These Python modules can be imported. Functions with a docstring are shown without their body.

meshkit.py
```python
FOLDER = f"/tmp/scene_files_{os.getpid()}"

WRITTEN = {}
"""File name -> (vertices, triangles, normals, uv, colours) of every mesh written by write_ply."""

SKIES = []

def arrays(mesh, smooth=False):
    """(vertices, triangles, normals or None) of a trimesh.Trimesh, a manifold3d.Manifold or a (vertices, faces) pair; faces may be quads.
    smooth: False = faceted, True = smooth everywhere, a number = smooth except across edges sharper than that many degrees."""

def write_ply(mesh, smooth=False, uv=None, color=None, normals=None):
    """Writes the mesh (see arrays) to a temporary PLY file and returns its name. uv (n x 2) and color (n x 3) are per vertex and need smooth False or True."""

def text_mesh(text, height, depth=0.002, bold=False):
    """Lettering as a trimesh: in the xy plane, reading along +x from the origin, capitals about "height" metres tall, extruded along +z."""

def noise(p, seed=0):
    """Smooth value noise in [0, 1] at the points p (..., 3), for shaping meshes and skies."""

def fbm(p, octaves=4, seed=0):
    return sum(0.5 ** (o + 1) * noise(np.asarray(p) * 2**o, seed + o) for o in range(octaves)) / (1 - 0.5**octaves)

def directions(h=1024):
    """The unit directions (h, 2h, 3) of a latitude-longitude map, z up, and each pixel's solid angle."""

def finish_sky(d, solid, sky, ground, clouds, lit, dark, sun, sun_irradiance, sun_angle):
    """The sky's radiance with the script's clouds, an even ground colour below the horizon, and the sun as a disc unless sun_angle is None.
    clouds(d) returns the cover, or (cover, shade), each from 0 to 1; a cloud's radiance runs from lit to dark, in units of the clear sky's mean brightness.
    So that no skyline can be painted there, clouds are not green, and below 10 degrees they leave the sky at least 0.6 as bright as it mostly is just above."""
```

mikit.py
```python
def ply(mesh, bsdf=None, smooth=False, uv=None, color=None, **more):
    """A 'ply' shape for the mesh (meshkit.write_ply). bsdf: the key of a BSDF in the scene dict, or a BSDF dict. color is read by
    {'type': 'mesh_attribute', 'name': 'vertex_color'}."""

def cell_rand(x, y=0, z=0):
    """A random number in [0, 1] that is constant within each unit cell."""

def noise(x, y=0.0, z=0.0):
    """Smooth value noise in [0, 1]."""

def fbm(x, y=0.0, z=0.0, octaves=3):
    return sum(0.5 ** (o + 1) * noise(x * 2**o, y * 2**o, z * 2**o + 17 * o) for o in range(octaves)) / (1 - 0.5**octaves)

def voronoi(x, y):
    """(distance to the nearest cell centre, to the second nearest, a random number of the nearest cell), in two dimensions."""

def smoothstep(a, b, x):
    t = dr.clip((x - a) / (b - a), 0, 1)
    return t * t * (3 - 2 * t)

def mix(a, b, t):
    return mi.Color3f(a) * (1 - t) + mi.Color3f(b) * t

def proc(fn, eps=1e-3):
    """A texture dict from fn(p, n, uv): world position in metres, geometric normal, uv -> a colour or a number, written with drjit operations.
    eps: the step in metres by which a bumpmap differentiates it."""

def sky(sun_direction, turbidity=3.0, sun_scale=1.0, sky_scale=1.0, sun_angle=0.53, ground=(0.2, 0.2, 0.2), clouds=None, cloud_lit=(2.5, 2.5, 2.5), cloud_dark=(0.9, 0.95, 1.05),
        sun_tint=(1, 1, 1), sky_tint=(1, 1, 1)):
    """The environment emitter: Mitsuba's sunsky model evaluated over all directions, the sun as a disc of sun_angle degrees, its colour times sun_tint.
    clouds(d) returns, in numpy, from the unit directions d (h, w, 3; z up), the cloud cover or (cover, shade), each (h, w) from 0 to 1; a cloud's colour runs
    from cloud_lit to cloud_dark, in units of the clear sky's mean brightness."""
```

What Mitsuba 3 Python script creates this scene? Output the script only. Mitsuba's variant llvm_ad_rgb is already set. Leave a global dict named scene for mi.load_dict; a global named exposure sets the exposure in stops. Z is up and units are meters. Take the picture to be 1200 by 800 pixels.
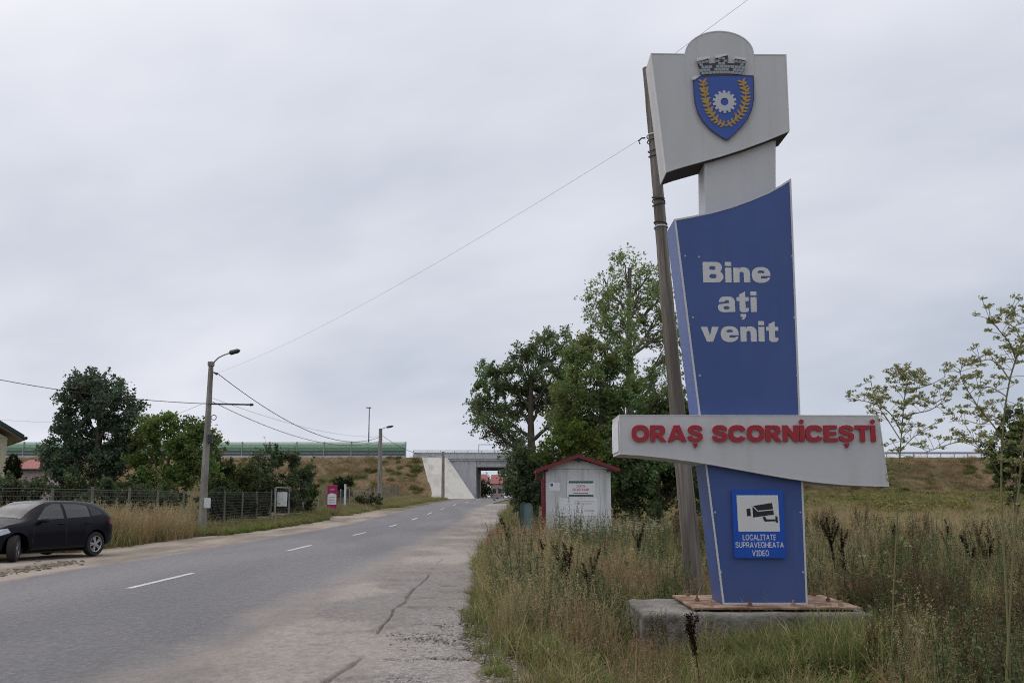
import math, random
import numpy as np, trimesh, shapely, mitsuba as mi, drjit as dr, mikit, meshkit
from shapely.geometry import Polygon, box as sbox
from shapely import affinity
from shapely.ops import unary_union
import manifold3d as m3

random.seed(7)
R = np.random.default_rng(11)
T = mi.ScalarTransform4f

# ------------------------------------------------------------------ camera, sky, exposure
EYE, F = 1.55, 1167.0
PITCH = math.atan(183.0 / F)
CP, SP = math.cos(PITCH), math.sin(PITCH)
exposure = 2.2


def ss(a, b, x):
    t = np.clip((np.asarray(x, float) - a) / (b - a), 0, 1)
    return t * t * (3 - 2 * t)


def clouds(d):
    el = np.arcsin(np.clip(d[..., 2], -1, 1))
    az = np.arctan2(d[..., 0], d[..., 1])
    q = np.stack([d[..., 0] / (d[..., 2] + 0.30), d[..., 1] / (d[..., 2] + 0.30), d[..., 2] * 0], -1)
    n = meshkit.fbm((q @ np.array([[.86, .5, 0], [-.5, .86, 0], [0, 0, 1]])) * np.array([1.5, 2.4, 1]) + 3.3, 5, 4)
    n2 = meshkit.fbm((q @ np.array([[.8, .6, 0], [-.6, .8, 0], [0, 0, 1]])) * np.array([3.4, 5.5, 1]) + 9.1, 4, 9)
    sh = 1.0 - 0.27 * ss(0.02, 0.5, el) - 0.62 * ss(0.4, 1.35, el) + 0.75 * (n - 0.5) + 0.14 * (n2 - 0.5)
    sh = sh - 0.2 * np.clip(d[..., 0] * -0.8 + d[..., 1] * 0.45, -0.5, 1)
    sh = sh - 0.12 * np.exp(-((el - 0.03) / 0.035) ** 2) * ss(0.15, -0.5, az)
    return np.ones_like(el), np.clip(sh, 0, 1)


scene = {
    "type": "scene",
    "camera": {"type": "perspective", "fov": math.degrees(2 * math.atan(600 / F)), "fov_axis": "x", "near_clip": 0.05, "far_clip": 6000.0,
               "to_world": T().look_at(origin=[0, 0, EYE], target=[0, CP, EYE + SP], up=[0, 0, 1])},
    "sky_light": mikit.sky((-0.62, 0.25, 0.74), turbidity=4, sun_scale=0.11, sun_angle=60, sun_tint=(0.86, 0.95, 1.14), ground=(0.12, 0.12, 0.1), clouds=clouds,
                           cloud_lit=(2.85, 2.76, 2.84), cloud_dark=(1.06, 1.18, 1.40)),
}
labels = {}


def P(u, v, Y):
    """The point at distance Y that the photograph shows at pixel (u, v) of its 1200 x 800."""
    b = -(v - 400) / F
    t = Y / (CP - b * SP)
    return np.array([t * (u - 600) / F, Y, EYE + t * (SP + b * CP)])


def PX(u, v, Y):
    return P(u, v, Y)[0]


def PZ(v, Y):
    return P(600, v, Y)[2]


# ------------------------------------------------------------------ bookkeeping
taken = set(scene)


def uniq(k):
    if k not in taken:
        taken.add(k)
        return k
    i = 1
    while f"{k}_{i:03d}" in taken:
        i += 1
    taken.add(f"{k}_{i:03d}")
    return f"{k}_{i:03d}"


def thing(name, label, cat, group=None, kind=None):
    key = uniq(name)
    labels[key] = {"label": label, "category": cat}
    if group:
        labels[key]["group"] = group
    if kind:
        labels[key]["kind"] = kind
    return key


def raw(key, d):
    scene[key] = d
    return key


def part(parent, name, mesh, mat, smooth=False, label=None, kind=None, **kw):
    key = uniq(parent + "__" + name)
    scene[key] = mesh if isinstance(mesh, dict) else mikit.ply(mesh, mat, smooth=smooth, **kw)
    if label or kind:
        labels[key] = {k: v for k, v in (("label", label), ("kind", kind)) if v}
    return key


def single(name, mesh, mat, label, cat, smooth=False, group=None, kind=None, **kw):
    key = thing(name, label, cat, group, kind)
    scene[key] = mesh if isinstance(mesh, dict) else mikit.ply(mesh, mat, smooth=smooth, **kw)
    return key


# ------------------------------------------------------------------ mesh helpers
def cat(*ms):
    ms = [m for m in ms if m is not None]
    return trimesh.util.concatenate(ms)


def box(x0, x1, y0, y1, z0, z1):
    m = trimesh.creation.box((abs(x1 - x0), abs(y1 - y0), abs(z1 - z0)))
    m.apply_translation(((x0 + x1) / 2, (y0 + y1) / 2, (z0 + z1) / 2))
    return m


def cbox(x0, x1, y0, y1, z0, z1, r=0.01):
    """A box with chamfered edges."""
    pts = []
    for sx, a, A in ((1, x0, 0), (-1, x1, 0)):
        for sy, b in ((1, y0), (-1, y1)):
            for sz, c in ((1, z0), (-1, z1)):
                pts += [(a, b + sy * r, c + sz * r), (a + sx * r, b, c + sz * r), (a + sx * r, b + sy * r, c)]
    return trimesh.convex.convex_hull(np.array(pts))


def tube(pts, rad, sides=6, cap=True):
    p = np.asarray(pts, float)
    n = len(p)
    r = np.broadcast_to(np.asarray(rad, float), (n,))
    t = np.gradient(p, axis=0)
    t /= np.linalg.norm(t, axis=1, keepdims=True) + 1e-12
    ref = np.array([0, 0, 1.0]) if abs(t[:, 2]).mean() < 0.8 else np.array([1.0, 0, 0])
    a = np.cross(t, ref)
    a /= np.linalg.norm(a, axis=1, keepdims=True) + 1e-12
    b = np.cross(t, a)
    th = np.arange(sides) * 2 * np.pi / sides
    v = p[:, None] + r[:, None, None] * (np.cos(th)[None, :, None] * a[:, None] + np.sin(th)[None, :, None] * b[:, None])
    v = v.reshape(-1, 3)
    f = []
    for i in range(n - 1):
        for k in range(sides):
            q, w = i * sides + k, i * sides + (k + 1) % sides
            f += [(q, w, w + sides), (q, w + sides, q + sides)]
    if cap:
        v = np.vstack([v, p[:1], p[-1:]])
        o = n * sides
        for k in range(sides):
            f += [(o, (k + 1) % sides, k), (o + 1, (n - 1) * sides + k, (n - 1) * sides + (k + 1) % sides)]
    m = trimesh.Trimesh(v, f, process=False)
    return m


def polys(g):
    g = g if g.is_valid else g.buffer(0)
    return [x for x in getattr(g, "geoms", [g]) if x.geom_type == "Polygon" and x.area > 1e-9]


def prism(g, y0, y1):
    """A shape in the x-z plane, from y0 to y1."""
    out = []
    for q in polys(g):
        m = trimesh.creation.extrude_polygon(q, abs(y1 - y0), engine="earcut")
        v = m.vertices
        m2 = trimesh.Trimesh(np.stack([v[:, 0], min(y0, y1) + v[:, 2], v[:, 1]], 1), m.faces[:, ::-1], process=False)
        out.append(m2)
    return cat(*out)


def lathe(profile, n=16):
    return trimesh.creation.revolve(np.asarray(profile, float), sections=n)


def xf(m, M):
    m = m.copy()
    m.apply_transform(np.asarray(M, float))
    return m


def rotz(a):
    return trimesh.transformations.rotation_matrix(a, [0, 0, 1])


def noisy(m, amp, scale, seed=0):
    v = np.array(m.vertices)
    d = np.stack([meshkit.fbm(v * scale + 7.7 * k, 3, seed + k) - 0.5 for k in range(3)], 1)
    m.vertices = v + 2 * amp * d
    return m


# ------------------------------------------------------------------ materials
noise, fbm, mix, smooth = mikit.noise, mikit.fbm, mikit.mix, mikit.smoothstep


def plain(name, col, rough=0.6, metallic=0.0, spec=0.5, **kw):
    scene[name] = {"type": "twosided", "b": {"type": "principled", "base_color": {"type": "rgb", "value": list(col)}, "roughness": rough, "metallic": metallic, "specular": spec, **kw}}
    taken.add(name)


def procmat(name, fn, rough=0.8, spec=0.3, bump=None, bscale=0.01, eps=0.004, **kw):
    b = {"type": "principled", "base_color": mikit.proc(fn), "roughness": rough, "specular": spec, **kw}
    if bump is not None:
        b = {"type": "bumpmap", "t": mikit.proc(bump, eps), "scale": bscale, "b": b}
    scene[name] = {"type": "twosided", "b": b}
    taken.add(name)


def leafmat(name, trans=0.7, rough=0.6, spec=0.2):
    scene[name] = {"type": "principledthin", "base_color": {"type": "mesh_attribute", "name": "vertex_color"}, "roughness": rough, "diff_trans": trans, "eta": 1.3, "spec_trans": 0.0}
    taken.add(name)


leafmat("leaf_mat", 0.7)
scene["bark_mat"] = {"type": "twosided", "b": {"type": "diffuse", "reflectance": {"type": "mesh_attribute", "name": "vertex_color"}}}
taken.add("bark_mat")


def f_asphalt(p, n, uv):
    big = fbm(p.x * 0.5, p.y * 0.1, 0, 3)
    fine = noise(p.x * 22, p.y * 14) * 0.4 + noise(p.x * 60, p.y * 40) * 0.35 + noise(p.x * 140, p.y * 140) * 0.25
    c = mix((0.124, 0.120, 0.122), (0.150, 0.144, 0.146), smooth(0.3, 0.7, big))
    c = c * (0.66 + 0.68 * fine)
    agg = smooth(0.80, 0.92, noise(p.x * 34 + 9, p.y * 26))
    c = mix(c, mi.Color3f(0.25, 0.24, 0.23), 0.35 * agg)
    trk = smooth(0.35, 0.75, fbm(p.x * 0.9 + 5, p.y * 0.05, 3, 3))
    c = c * (0.95 + 0.10 * trk)
    e = p.x + 0.9 * (fbm(p.x * 0.9, p.y * 0.5, 2, 5) - 0.5)
    edge = smooth(-3.75, -2.95, e) * (1 - smooth(85.0, 110.0, p.y))
    le = 1 - smooth(-9.6, -9.1, p.x + 0.7 * (fbm(p.x * 0.8, p.y * 0.5, 5, 4) - 0.5))
    dust = mix((0.235, 0.204, 0.180), (0.195, 0.174, 0.160), noise(p.x * 3, p.y * 3))
    return mix(c, dust * (0.8 + 0.4 * fine), dr.clip(edge * 0.8 + le * 0.7, 0, 1))


def f_shoulder(p, n, uv):
    big = fbm(p.x * 0.7, p.y * 0.35, 0, 4)
    fine = noise(p.x * 20, p.y * 12) * 0.4 + noise(p.x * 55, p.y * 38) * 0.35 + noise(p.x * 110, p.y * 110) * 0.25
    c = mix((0.185, 0.168, 0.154), (0.262, 0.232, 0.207), smooth(0.32, 0.66, big))
    c = mix(c, mi.Color3f(0.19, 0.18, 0.17), 0.6 * smooth(0.60, 0.72, fbm(p.x * 1.1 + 8, p.y * 0.6 + 2, 0, 4)))
    grav = smooth(-1.7, -0.9, p.x + 0.8 * (fbm(p.x * 2, p.y, 4, 3) - 0.5)) * (1 - smooth(13.0, 17.0, p.y))
    d1, d2, w = mikit.voronoi(p.x * 26, p.y * 26)
    st = mix((0.16, 0.15, 0.14), (0.36, 0.34, 0.32), w) * (0.55 + 0.6 * smooth(0.0, 0.35, d2 - d1))
    green = smooth(0.64, 0.74, fbm(p.x * 2.2 + 3, p.y * 1.2 + 11, 0, 3)) * smooth(-1.5, -0.7, p.x)
    c = mix(c * (0.64 + 0.72 * fine), st, grav * 0.5)
    c = mix(c, mi.Color3f(0.10, 0.105, 0.05), 0.7 * green)
    lw = smooth(-2.6, -3.1, p.x + 0.5 * (fbm(p.x * 1.3, p.y * 0.7, 9, 4) - 0.5))
    return mix(c, f_asphalt(p, n, uv), dr.select(p.y < 75, lw, 0))


def f_ground(p, n, uv):
    fine = noise(p.x * 30, p.y * 30) * 0.5 + noise(p.x * 90, p.y * 90) * 0.5
    big = fbm(p.x * 0.25, p.y * 0.25, 0, 4)
    soil = mix((0.085, 0.075, 0.045), (0.15, 0.125, 0.075), smooth(0.3, 0.7, big))
    sand = mix((0.275, 0.235, 0.195), (0.18, 0.155, 0.128), smooth(0.35, 0.7, fbm(p.x * 1.2, p.y * 0.35, 3, 4)))
    e = p.x + 1.0 * (fbm(p.x * 0.5, p.y * 0.35, 7, 3) - 0.5)
    left = smooth(-13.4, -12.6, e) * (1 - smooth(-2.0, -1.5, p.x)) * smooth(-4, -2, p.y)
    left = left * (1 - smooth(75.0, 95.0, p.y))
    c = mix(soil, sand, left)
    return c * (0.78 + 0.44 * fine)


def f_slope(p, n, uv):
    a = fbm(p.x * 0.06, p.y * 0.3, p.z * 0.5, 4)
    c = mix((0.155, 0.108, 0.064), (0.225, 0.165, 0.095), smooth(0.3, 0.7, a))
    c = mix(c, mi.Color3f(0.075, 0.085, 0.036), 0.75 * smooth(0.52, 0.64, fbm(p.x * 0.12 + 9, p.y * 0.3, p.z * 0.7, 4)))
    return c * (0.7 + 0.6 * noise(p.x * 3, p.y * 3, p.z * 3))


def f_concrete(p, n, uv):
    a = fbm(p.x * 2.2, p.y * 2.2, p.z * 2.2, 4)
    c = mix((0.15, 0.14, 0.122), (0.26, 0.246, 0.22), smooth(0.3, 0.7, a))
    st = smooth(0.55, 0.75, fbm(p.x * 9, p.y * 9, p.z * 1.2, 3))
    moss = smooth(0.55, 0.7, fbm(p.x * 5 + 7, p.y * 5, p.z * 5, 3))
    c = mix(c, mi.Color3f(0.10, 0.105, 0.065), 0.45 * moss)
    return c * (1 - 0.3 * st) * (0.85 + 0.3 * noise(p.x * 60, p.y * 60, p.z * 60))


def b_concrete(p, n, uv):
    return fbm(p.x * 14, p.y * 14, p.z * 14, 4)


def f_bridge(p, n, uv):
    st = smooth(0.45, 0.8, fbm(p.x * 1.4, p.y * 1.4, p.z * 0.15, 4))
    return mix((0.50, 0.50, 0.51), (0.38, 0.38, 0.38), st) * (0.94 + 0.12 * noise(p.x * 4, p.y * 4, p.z * 4))


def f_paving(p, n, uv):
    st = smooth(0.4, 0.8, fbm(p.x * 1.1, p.y * 0.8, p.z * 0.3, 4))
    return mix((0.55, 0.53, 0.48), (0.42, 0.40, 0.355), st)


def f_rust(p, n, uv):
    a = fbm(p.x * 6, p.y * 6, p.z * 6, 4)
    c = mix((0.17, 0.095, 0.060), (0.36, 0.245, 0.175), smooth(0.3, 0.7, a))
    return c * (0.8 + 0.4 * noise(p.x * 50, p.y * 50, p.z * 50))


def f_wood(p, n, uv):
    ang = p.x * 38 + p.y * 30 + p.z * 1.9
    g = noise(ang, p.y * 42, p.z * 0.55) * 0.6 + noise(ang * 2.3, p.y * 90, p.z * 1.5) * 0.4
    c = mix((0.13, 0.112, 0.095), (0.29, 0.262, 0.23), smooth(0.2, 0.85, g))
    dark = smooth(0.55, 0.75, fbm(p.x * 3, p.y * 3, p.z * 0.5, 3))
    return c * (1 - 0.35 * dark)


def f_grey(p, n, uv):
    st = smooth(0.50, 0.80, fbm(p.x * 11, p.y * 4, p.z * 0.35, 4))
    st2 = smooth(0.48, 0.72, fbm(p.x * 3.2, p.y * 2, p.z * 0.8 + 5, 3))
    c = mi.Color3f(0.565, 0.565, 0.572)
    c = mix(c, mi.Color3f(0.47, 0.455, 0.44), 0.40 * st + 0.25 * st2)
    return c * (0.97 + 0.06 * noise(p.x * 70, p.y * 70, p.z * 70))


def f_blue(p, n, uv):
    a = fbm(p.x * 2.5, p.y * 2.5, p.z * 1.0, 4)
    c = mix((0.052, 0.092, 0.265), (0.060, 0.102, 0.285), smooth(0.3, 0.7, a))
    chalk = smooth(0.62, 0.82, fbm(p.x * 14, p.y * 5, p.z * 0.9, 4))
    dust = smooth(1.1, 0.3, p.z + 0.3 * (fbm(p.x * 5, p.y * 5, p.z * 3, 3) - 0.5))
    c = mix(c, mi.Color3f(0.13, 0.145, 0.23), 0.16 * chalk)
    return mix(c, mi.Color3f(0.14, 0.125, 0.11), 0.13 * dust)


def f_white_panel(p, n, uv):
    st = smooth(0.5, 0.8, fbm(p.x * 5, p.y * 5, p.z * 0.5, 4))
    return mix((0.64, 0.645, 0.64), (0.50, 0.50, 0.48), st)


def f_pole(p, n, uv):
    a = fbm(p.x * 5, p.y * 5, p.z * 0.9, 4)
    return mix((0.30, 0.28, 0.25), (0.20, 0.185, 0.165), smooth(0.35, 0.7, a))


procmat("asphalt_mat", f_asphalt, 0.75, 0.35)
procmat("shoulder_mat", f_shoulder, 0.9, 0.2)
procmat("ground_mat", f_ground, 0.95, 0.1)
procmat("slope_mat", f_slope, 0.95, 0.1)
procmat("concrete_mat", f_concrete, 0.9, 0.2, b_concrete, 0.03)
procmat("old_concrete_mat", lambda p, n, uv: f_concrete(p, n, uv) * mi.Color3f(0.78, 0.72, 0.64), 0.9, 0.2, b_concrete, 0.03)
procmat("bridge_mat", f_bridge, 0.85, 0.2)
procmat("paving_mat", f_paving, 0.85, 0.2)
procmat("rust_mat", f_rust, 0.8, 0.3)
procmat("wood_mat", f_wood, 0.9, 0.15)
procmat("sign_grey_mat", f_grey, 0.6, 0.22)
procmat("sign_blue_mat", f_blue, 0.45, 0.4)
procmat("panel_mat", f_white_panel, 0.6, 0.35)
procmat("pole_mat", f_pole, 0.9, 0.2)
plain("trim_mat", (0.56, 0.56, 0.56), 0.5)
plain("end_white_mat", (0.62, 0.63, 0.65), 0.5)
plain("letter_white_mat", (0.60, 0.60, 0.60), 0.55)
plain("letter_red_mat", (0.36, 0.016, 0.028), 0.38)
plain("emblem_blue_mat", (0.032, 0.082, 0.36), 0.4)
plain("emblem_gold_mat", (0.43, 0.27, 0.05), 0.5)
plain("emblem_silver_mat", (0.50, 0.52, 0.54), 0.5)
plain("emblem_stone_mat", (0.30, 0.33, 0.36), 0.6)
plain("joint_dark_mat", (0.06, 0.065, 0.075), 0.8)
plain("peel_mat", (0.66, 0.66, 0.66), 0.8)
plain("video_blue_mat", (0.004, 0.075, 0.44), 0.35)
plain("video_white_mat", (0.66, 0.66, 0.65), 0.4)
plain("black_mat", (0.012, 0.012, 0.013), 0.5)
plain("dark_metal_mat", (0.035, 0.035, 0.036), 0.5)
plain("cable_mat", (0.03, 0.03, 0.032), 0.6)
plain("galvanised_mat", (0.33, 0.33, 0.33), 0.5, 0.3)
plain("wire_mat", (0.10, 0.10, 0.097), 0.7, 0.0, 0.2)
plain("shade_plate_mat", (0.075, 0.068, 0.06), 0.9, 0, 0.1)  # dark brown that paints shade under the sign header
plain("post_mat", (0.17, 0.16, 0.145), 0.9, 0, 0.2)
plain("line_mat", (0.47, 0.46, 0.45), 0.8, 0, 0.2)
plain("roof_red_mat", (0.17, 0.016, 0.026), 0.45)
plain("magenta_mat", (0.38, 0.012, 0.11), 0.5)
plain("paper_mat", (0.76, 0.76, 0.76), 0.6)
plain("print_grey_mat", (0.33, 0.34, 0.36), 0.6)
plain("print_green_mat", (0.07, 0.13, 0.125), 0.6)
plain("print_red_mat", (0.40, 0.035, 0.07), 0.6)
plain("print_blue_mat", (0.05, 0.06, 0.30), 0.6)
plain("bin_mat", (0.045, 0.085, 0.080), 0.55)
plain("bin_front_mat", (0.12, 0.17, 0.165), 0.55)
plain("house_wall_mat", (0.55, 0.50, 0.36), 0.8)
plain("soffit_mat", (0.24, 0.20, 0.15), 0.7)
plain("roof_green_mat", (0.025, 0.055, 0.045), 0.5)
plain("tile_red_mat", (0.30, 0.10, 0.085), 0.7)
plain("house_far_mat", (0.45, 0.36, 0.36), 0.8)
plain("window_dark_mat", (0.03, 0.035, 0.04), 0.15)
plain("car_paint_mat", (0.0045, 0.005, 0.009), 0.25, 0.0, 0.10, clearcoat=0.5, clearcoat_gloss=0.97)
plain("car_glass_mat", (0.018, 0.022, 0.023), 0.06, 0.0, 0.7)
scene["car_glass_mat"] = {"type": "twosided", "b": {"type": "plastic", "diffuse_reflectance": {"type": "rgb", "value": [0.02, 0.024, 0.025]}, "int_ior": 1.6}}
plain("car_plastic_mat", (0.016, 0.016, 0.017), 0.55)
plain("tyre_mat", (0.024, 0.023, 0.022), 0.85)
plain("rim_mat", (0.50, 0.50, 0.51), 0.3, 0.75)
plain("lamp_clear_mat", (0.55, 0.57, 0.6), 0.1, 0.3)
plain("lamp_red_mat", (0.16, 0.008, 0.01), 0.15)
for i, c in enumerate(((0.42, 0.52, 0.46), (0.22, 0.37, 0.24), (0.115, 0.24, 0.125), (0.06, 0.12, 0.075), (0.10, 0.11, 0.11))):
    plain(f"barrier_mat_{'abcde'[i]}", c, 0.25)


# ------------------------------------------------------------------ terrain
def road_z(y):
    return 1.45 * ss(48, 150, y)


def road_x(y):
    return -6.35 + 0.9 * ss(75, 120, y) + 3.9 * ss(100, 168, y) + 4.0 * ss(165, 300, y)


def road_shift(y):
    return road_x(y) + 6.35


def ground_z(x, y):
    x, y = np.asarray(x, float), np.asarray(y, float)
    g = x - road_shift(y) * (1 - ss(18, 60, np.abs(x)))
    z = road_z(y)
    z = z - 0.06 * ss(-9.6, -9.2, g) * (1 - ss(-0.62, -0.4, g))
    z = z + 0.32 * ss(-13.15, -14.3, g) * ss(-5, 20, y)
    z = z - 0.24 * ss(-0.1, 1.5, g) * (1 - ss(45, 80, y))
    p = np.stack([x, y, x * 0], -1)
    z = z + 0.16 * (meshkit.fbm(p * 0.35, 3, 2) - 0.5) * ss(0.4, 2.0, g) + 0.03 * (meshkit.fbm(p * 0.9, 3, 5) - 0.5) * ss(-9.7, -10.6, g)
    return z


def grid_mesh(xs, ys, zf):
    X, Y = np.meshgrid(xs, ys)
    nx, ny = len(xs), len(ys)
    v = np.stack([X.ravel(), Y.ravel(), zf(X, Y).ravel()], 1)
    i = (np.arange(ny - 1)[:, None] * nx + np.arange(nx - 1)[None]).ravel()
    return v, np.vstack([np.stack([i, i + 1, i + nx + 1], 1), np.stack([i, i + nx + 1, i + nx], 1)])


yl = np.concatenate([[-2500, -900, -300, -120, -60, -30, -15, -8, -4], np.arange(-2, 30, 0.5), np.arange(30, 60, 1.0), np.arange(60, 185, 2.5), [190, 200, 215, 235, 260, 300, 360, 450, 600, 900, 1500, 3000]])
xl = np.concatenate([[-3000, -1200, -500, -250, -160, -110, -80, -62, -50, -42, -36, -31, -27, -24, -21.5, -19.5, -18, -17, -16, -15.2, -14.5], np.arange(-14, -9.6, 0.3), [-9.55, -9.2, -8, -6.4, -4, -2.9, -2, -1.2, -0.62, -0.4, -0.1], np.arange(0.2, 12, 0.4), [12.6, 13.4, 14.5, 16, 18, 20, 23, 26, 30, 35, 41, 50, 62, 80, 110, 160, 250, 500, 1200, 3000]])
X, Y = np.meshgrid(xl, yl)
Xw = X + road_shift(Y) * (1 - ss(18, 60, np.abs(X)))
v, f = grid_mesh(xl, yl, lambda a, b: a * 0)
v[:, 0] = Xw.ravel()
v[:, 2] = ground_z(Xw, Y).ravel()
single("ground", (v, f), "ground_mat", "sandy roadside dirt and soil under the grass on both sides of the road", "ground", smooth=True, kind="structure")

# the road: one asphalt strip with uneven edges
ry = np.concatenate([np.arange(-30, 4, 1.0), np.arange(4, 40, 0.25), np.arange(40, 100, 0.6), np.arange(100, 320, 2.0)])
cols = 10
el = -3.2 + 0.30 * (meshkit.fbm(np.stack([ry * 0.6, ry * 0, ry * 0], 1), 4, 3) - 0.5)
er = 3.55 + 0.55 * (meshkit.fbm(np.stack([ry * 0.5, ry * 0 + 5, ry * 0], 1), 4, 8) - 0.5) - 0.3 * ss(20, 60, ry)
k = np.linspace(0, 1, cols)
rx = road_x(ry)[:, None] + el[:, None] * (1 - k) + er[:, None] * k
camber = 0.05 * (1 - (2 * k - 1) ** 2)
v = np.stack([rx, np.repeat(ry[:, None], cols, 1), road_z(ry)[:, None] + 0.012 + camber[None] + 0 * rx], -1).reshape(-1, 3)
_, f = grid_mesh(k, ry, lambda a, b: a * 0)
road = single("road", (v, f), "asphalt_mat", "grey two-lane asphalt road with dusty edges and a dashed centre line", "road", smooth=True, kind="structure")
for i in range(-2, 10):
    y0 = 17.0 + i * 12.25 * 0.97
    if y0 < 1:
        continue
    ys = np.linspace(y0, y0 + 3.4, 18)
    w = 0.062 + 0.014 * (R.random(18) - 0.5)
    cx = road_x(ys) - 0.03
    zz = road_z(ys) + 0.012 + 0.048 + 0.006
    v = np.vstack([np.stack([cx - w, ys, zz], 1), np.stack([cx + w, ys, zz], 1)])
    ii = np.arange(17)
    part(road, "painted_dash", (v, np.vstack([np.stack([ii, ii + 18, ii + 19], 1), np.stack([ii, ii + 19, ii + 1], 1)])), "line_mat")

# the broken old footway beside the road: real relief, with a long crack
sy = np.concatenate([np.arange(3, 12, 0.045), np.arange(12, 24, 0.08), np.arange(24, 60, 0.25), np.arange(60, 110, 1.0)])
edge_r = -0.52 + 0.75 * (meshkit.fbm(np.stack([sy * 0.55, sy * 0 + 2, sy * 0], 1), 4, 21) - 0.5) - 0.30 * ss(12, 30, sy) + 0.24 * (1 - ss(8.0, 11.5, sy))
crack_x = -1.50 - 0.016 * (sy - 8) + 0.22 * (meshkit.fbm(np.stack([sy * 0.7, sy * 0, sy * 0], 1), 4, 30) - 0.5)
crack_x = np.minimum(crack_x, edge_r - 0.3)
sk = np.concatenate([np.linspace(0, 0.3, 9), np.linspace(0.3, 1, 22)[1:], 1 + np.linspace(0, 1, 15)[1:], 2 + np.linspace(0, 1, 30)[1:]])
lft, c0, c1, rgt = np.full(len(sy), -3.75), crack_x - 0.07, crack_x + 0.07, edge_r
sx = np.stack([np.interp(sk, [0, 1, 2, 3], q) for q in np.stack([lft, c0, c1, rgt], 1)]) + road_shift(sy)[:, None]
SY = np.repeat(sy[:, None], len(sk), 1)
pp = np.stack([sx, SY, sx * 0], -1)
dcr = sx - (crack_x + road_shift(sy))[:, None]
live = ss(0.30, 0.42, meshkit.noise(np.stack([sy * 0.45, sy * 0, sy * 0], 1), 44))[:, None] * (1 - ss(24, 28, sy))[:, None]
rel = 0.03 * (meshkit.fbm(pp * np.array([1.2, 0.8, 1]), 4, 12) - 0.5) + 0.016 * (meshkit.fbm(pp * 9, 3, 13) - 0.5)
wdt = 0.012 + 0.03 * meshkit.noise(np.stack([sy * 1.3, sy * 0, sy * 0], 1), 45)[:, None]
rel = rel + 0.030 * ss(-0.02, 0.015, dcr) * live * np.exp(-np.maximum(dcr, 0) / 0.8) - 0.06 * np.exp(-(dcr / wdt) ** 2) * live
pot = ss(0.62, 0.68, meshkit.fbm(pp * np.array([1.0, 1.6, 1]) + 3, 4, 16))
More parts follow.
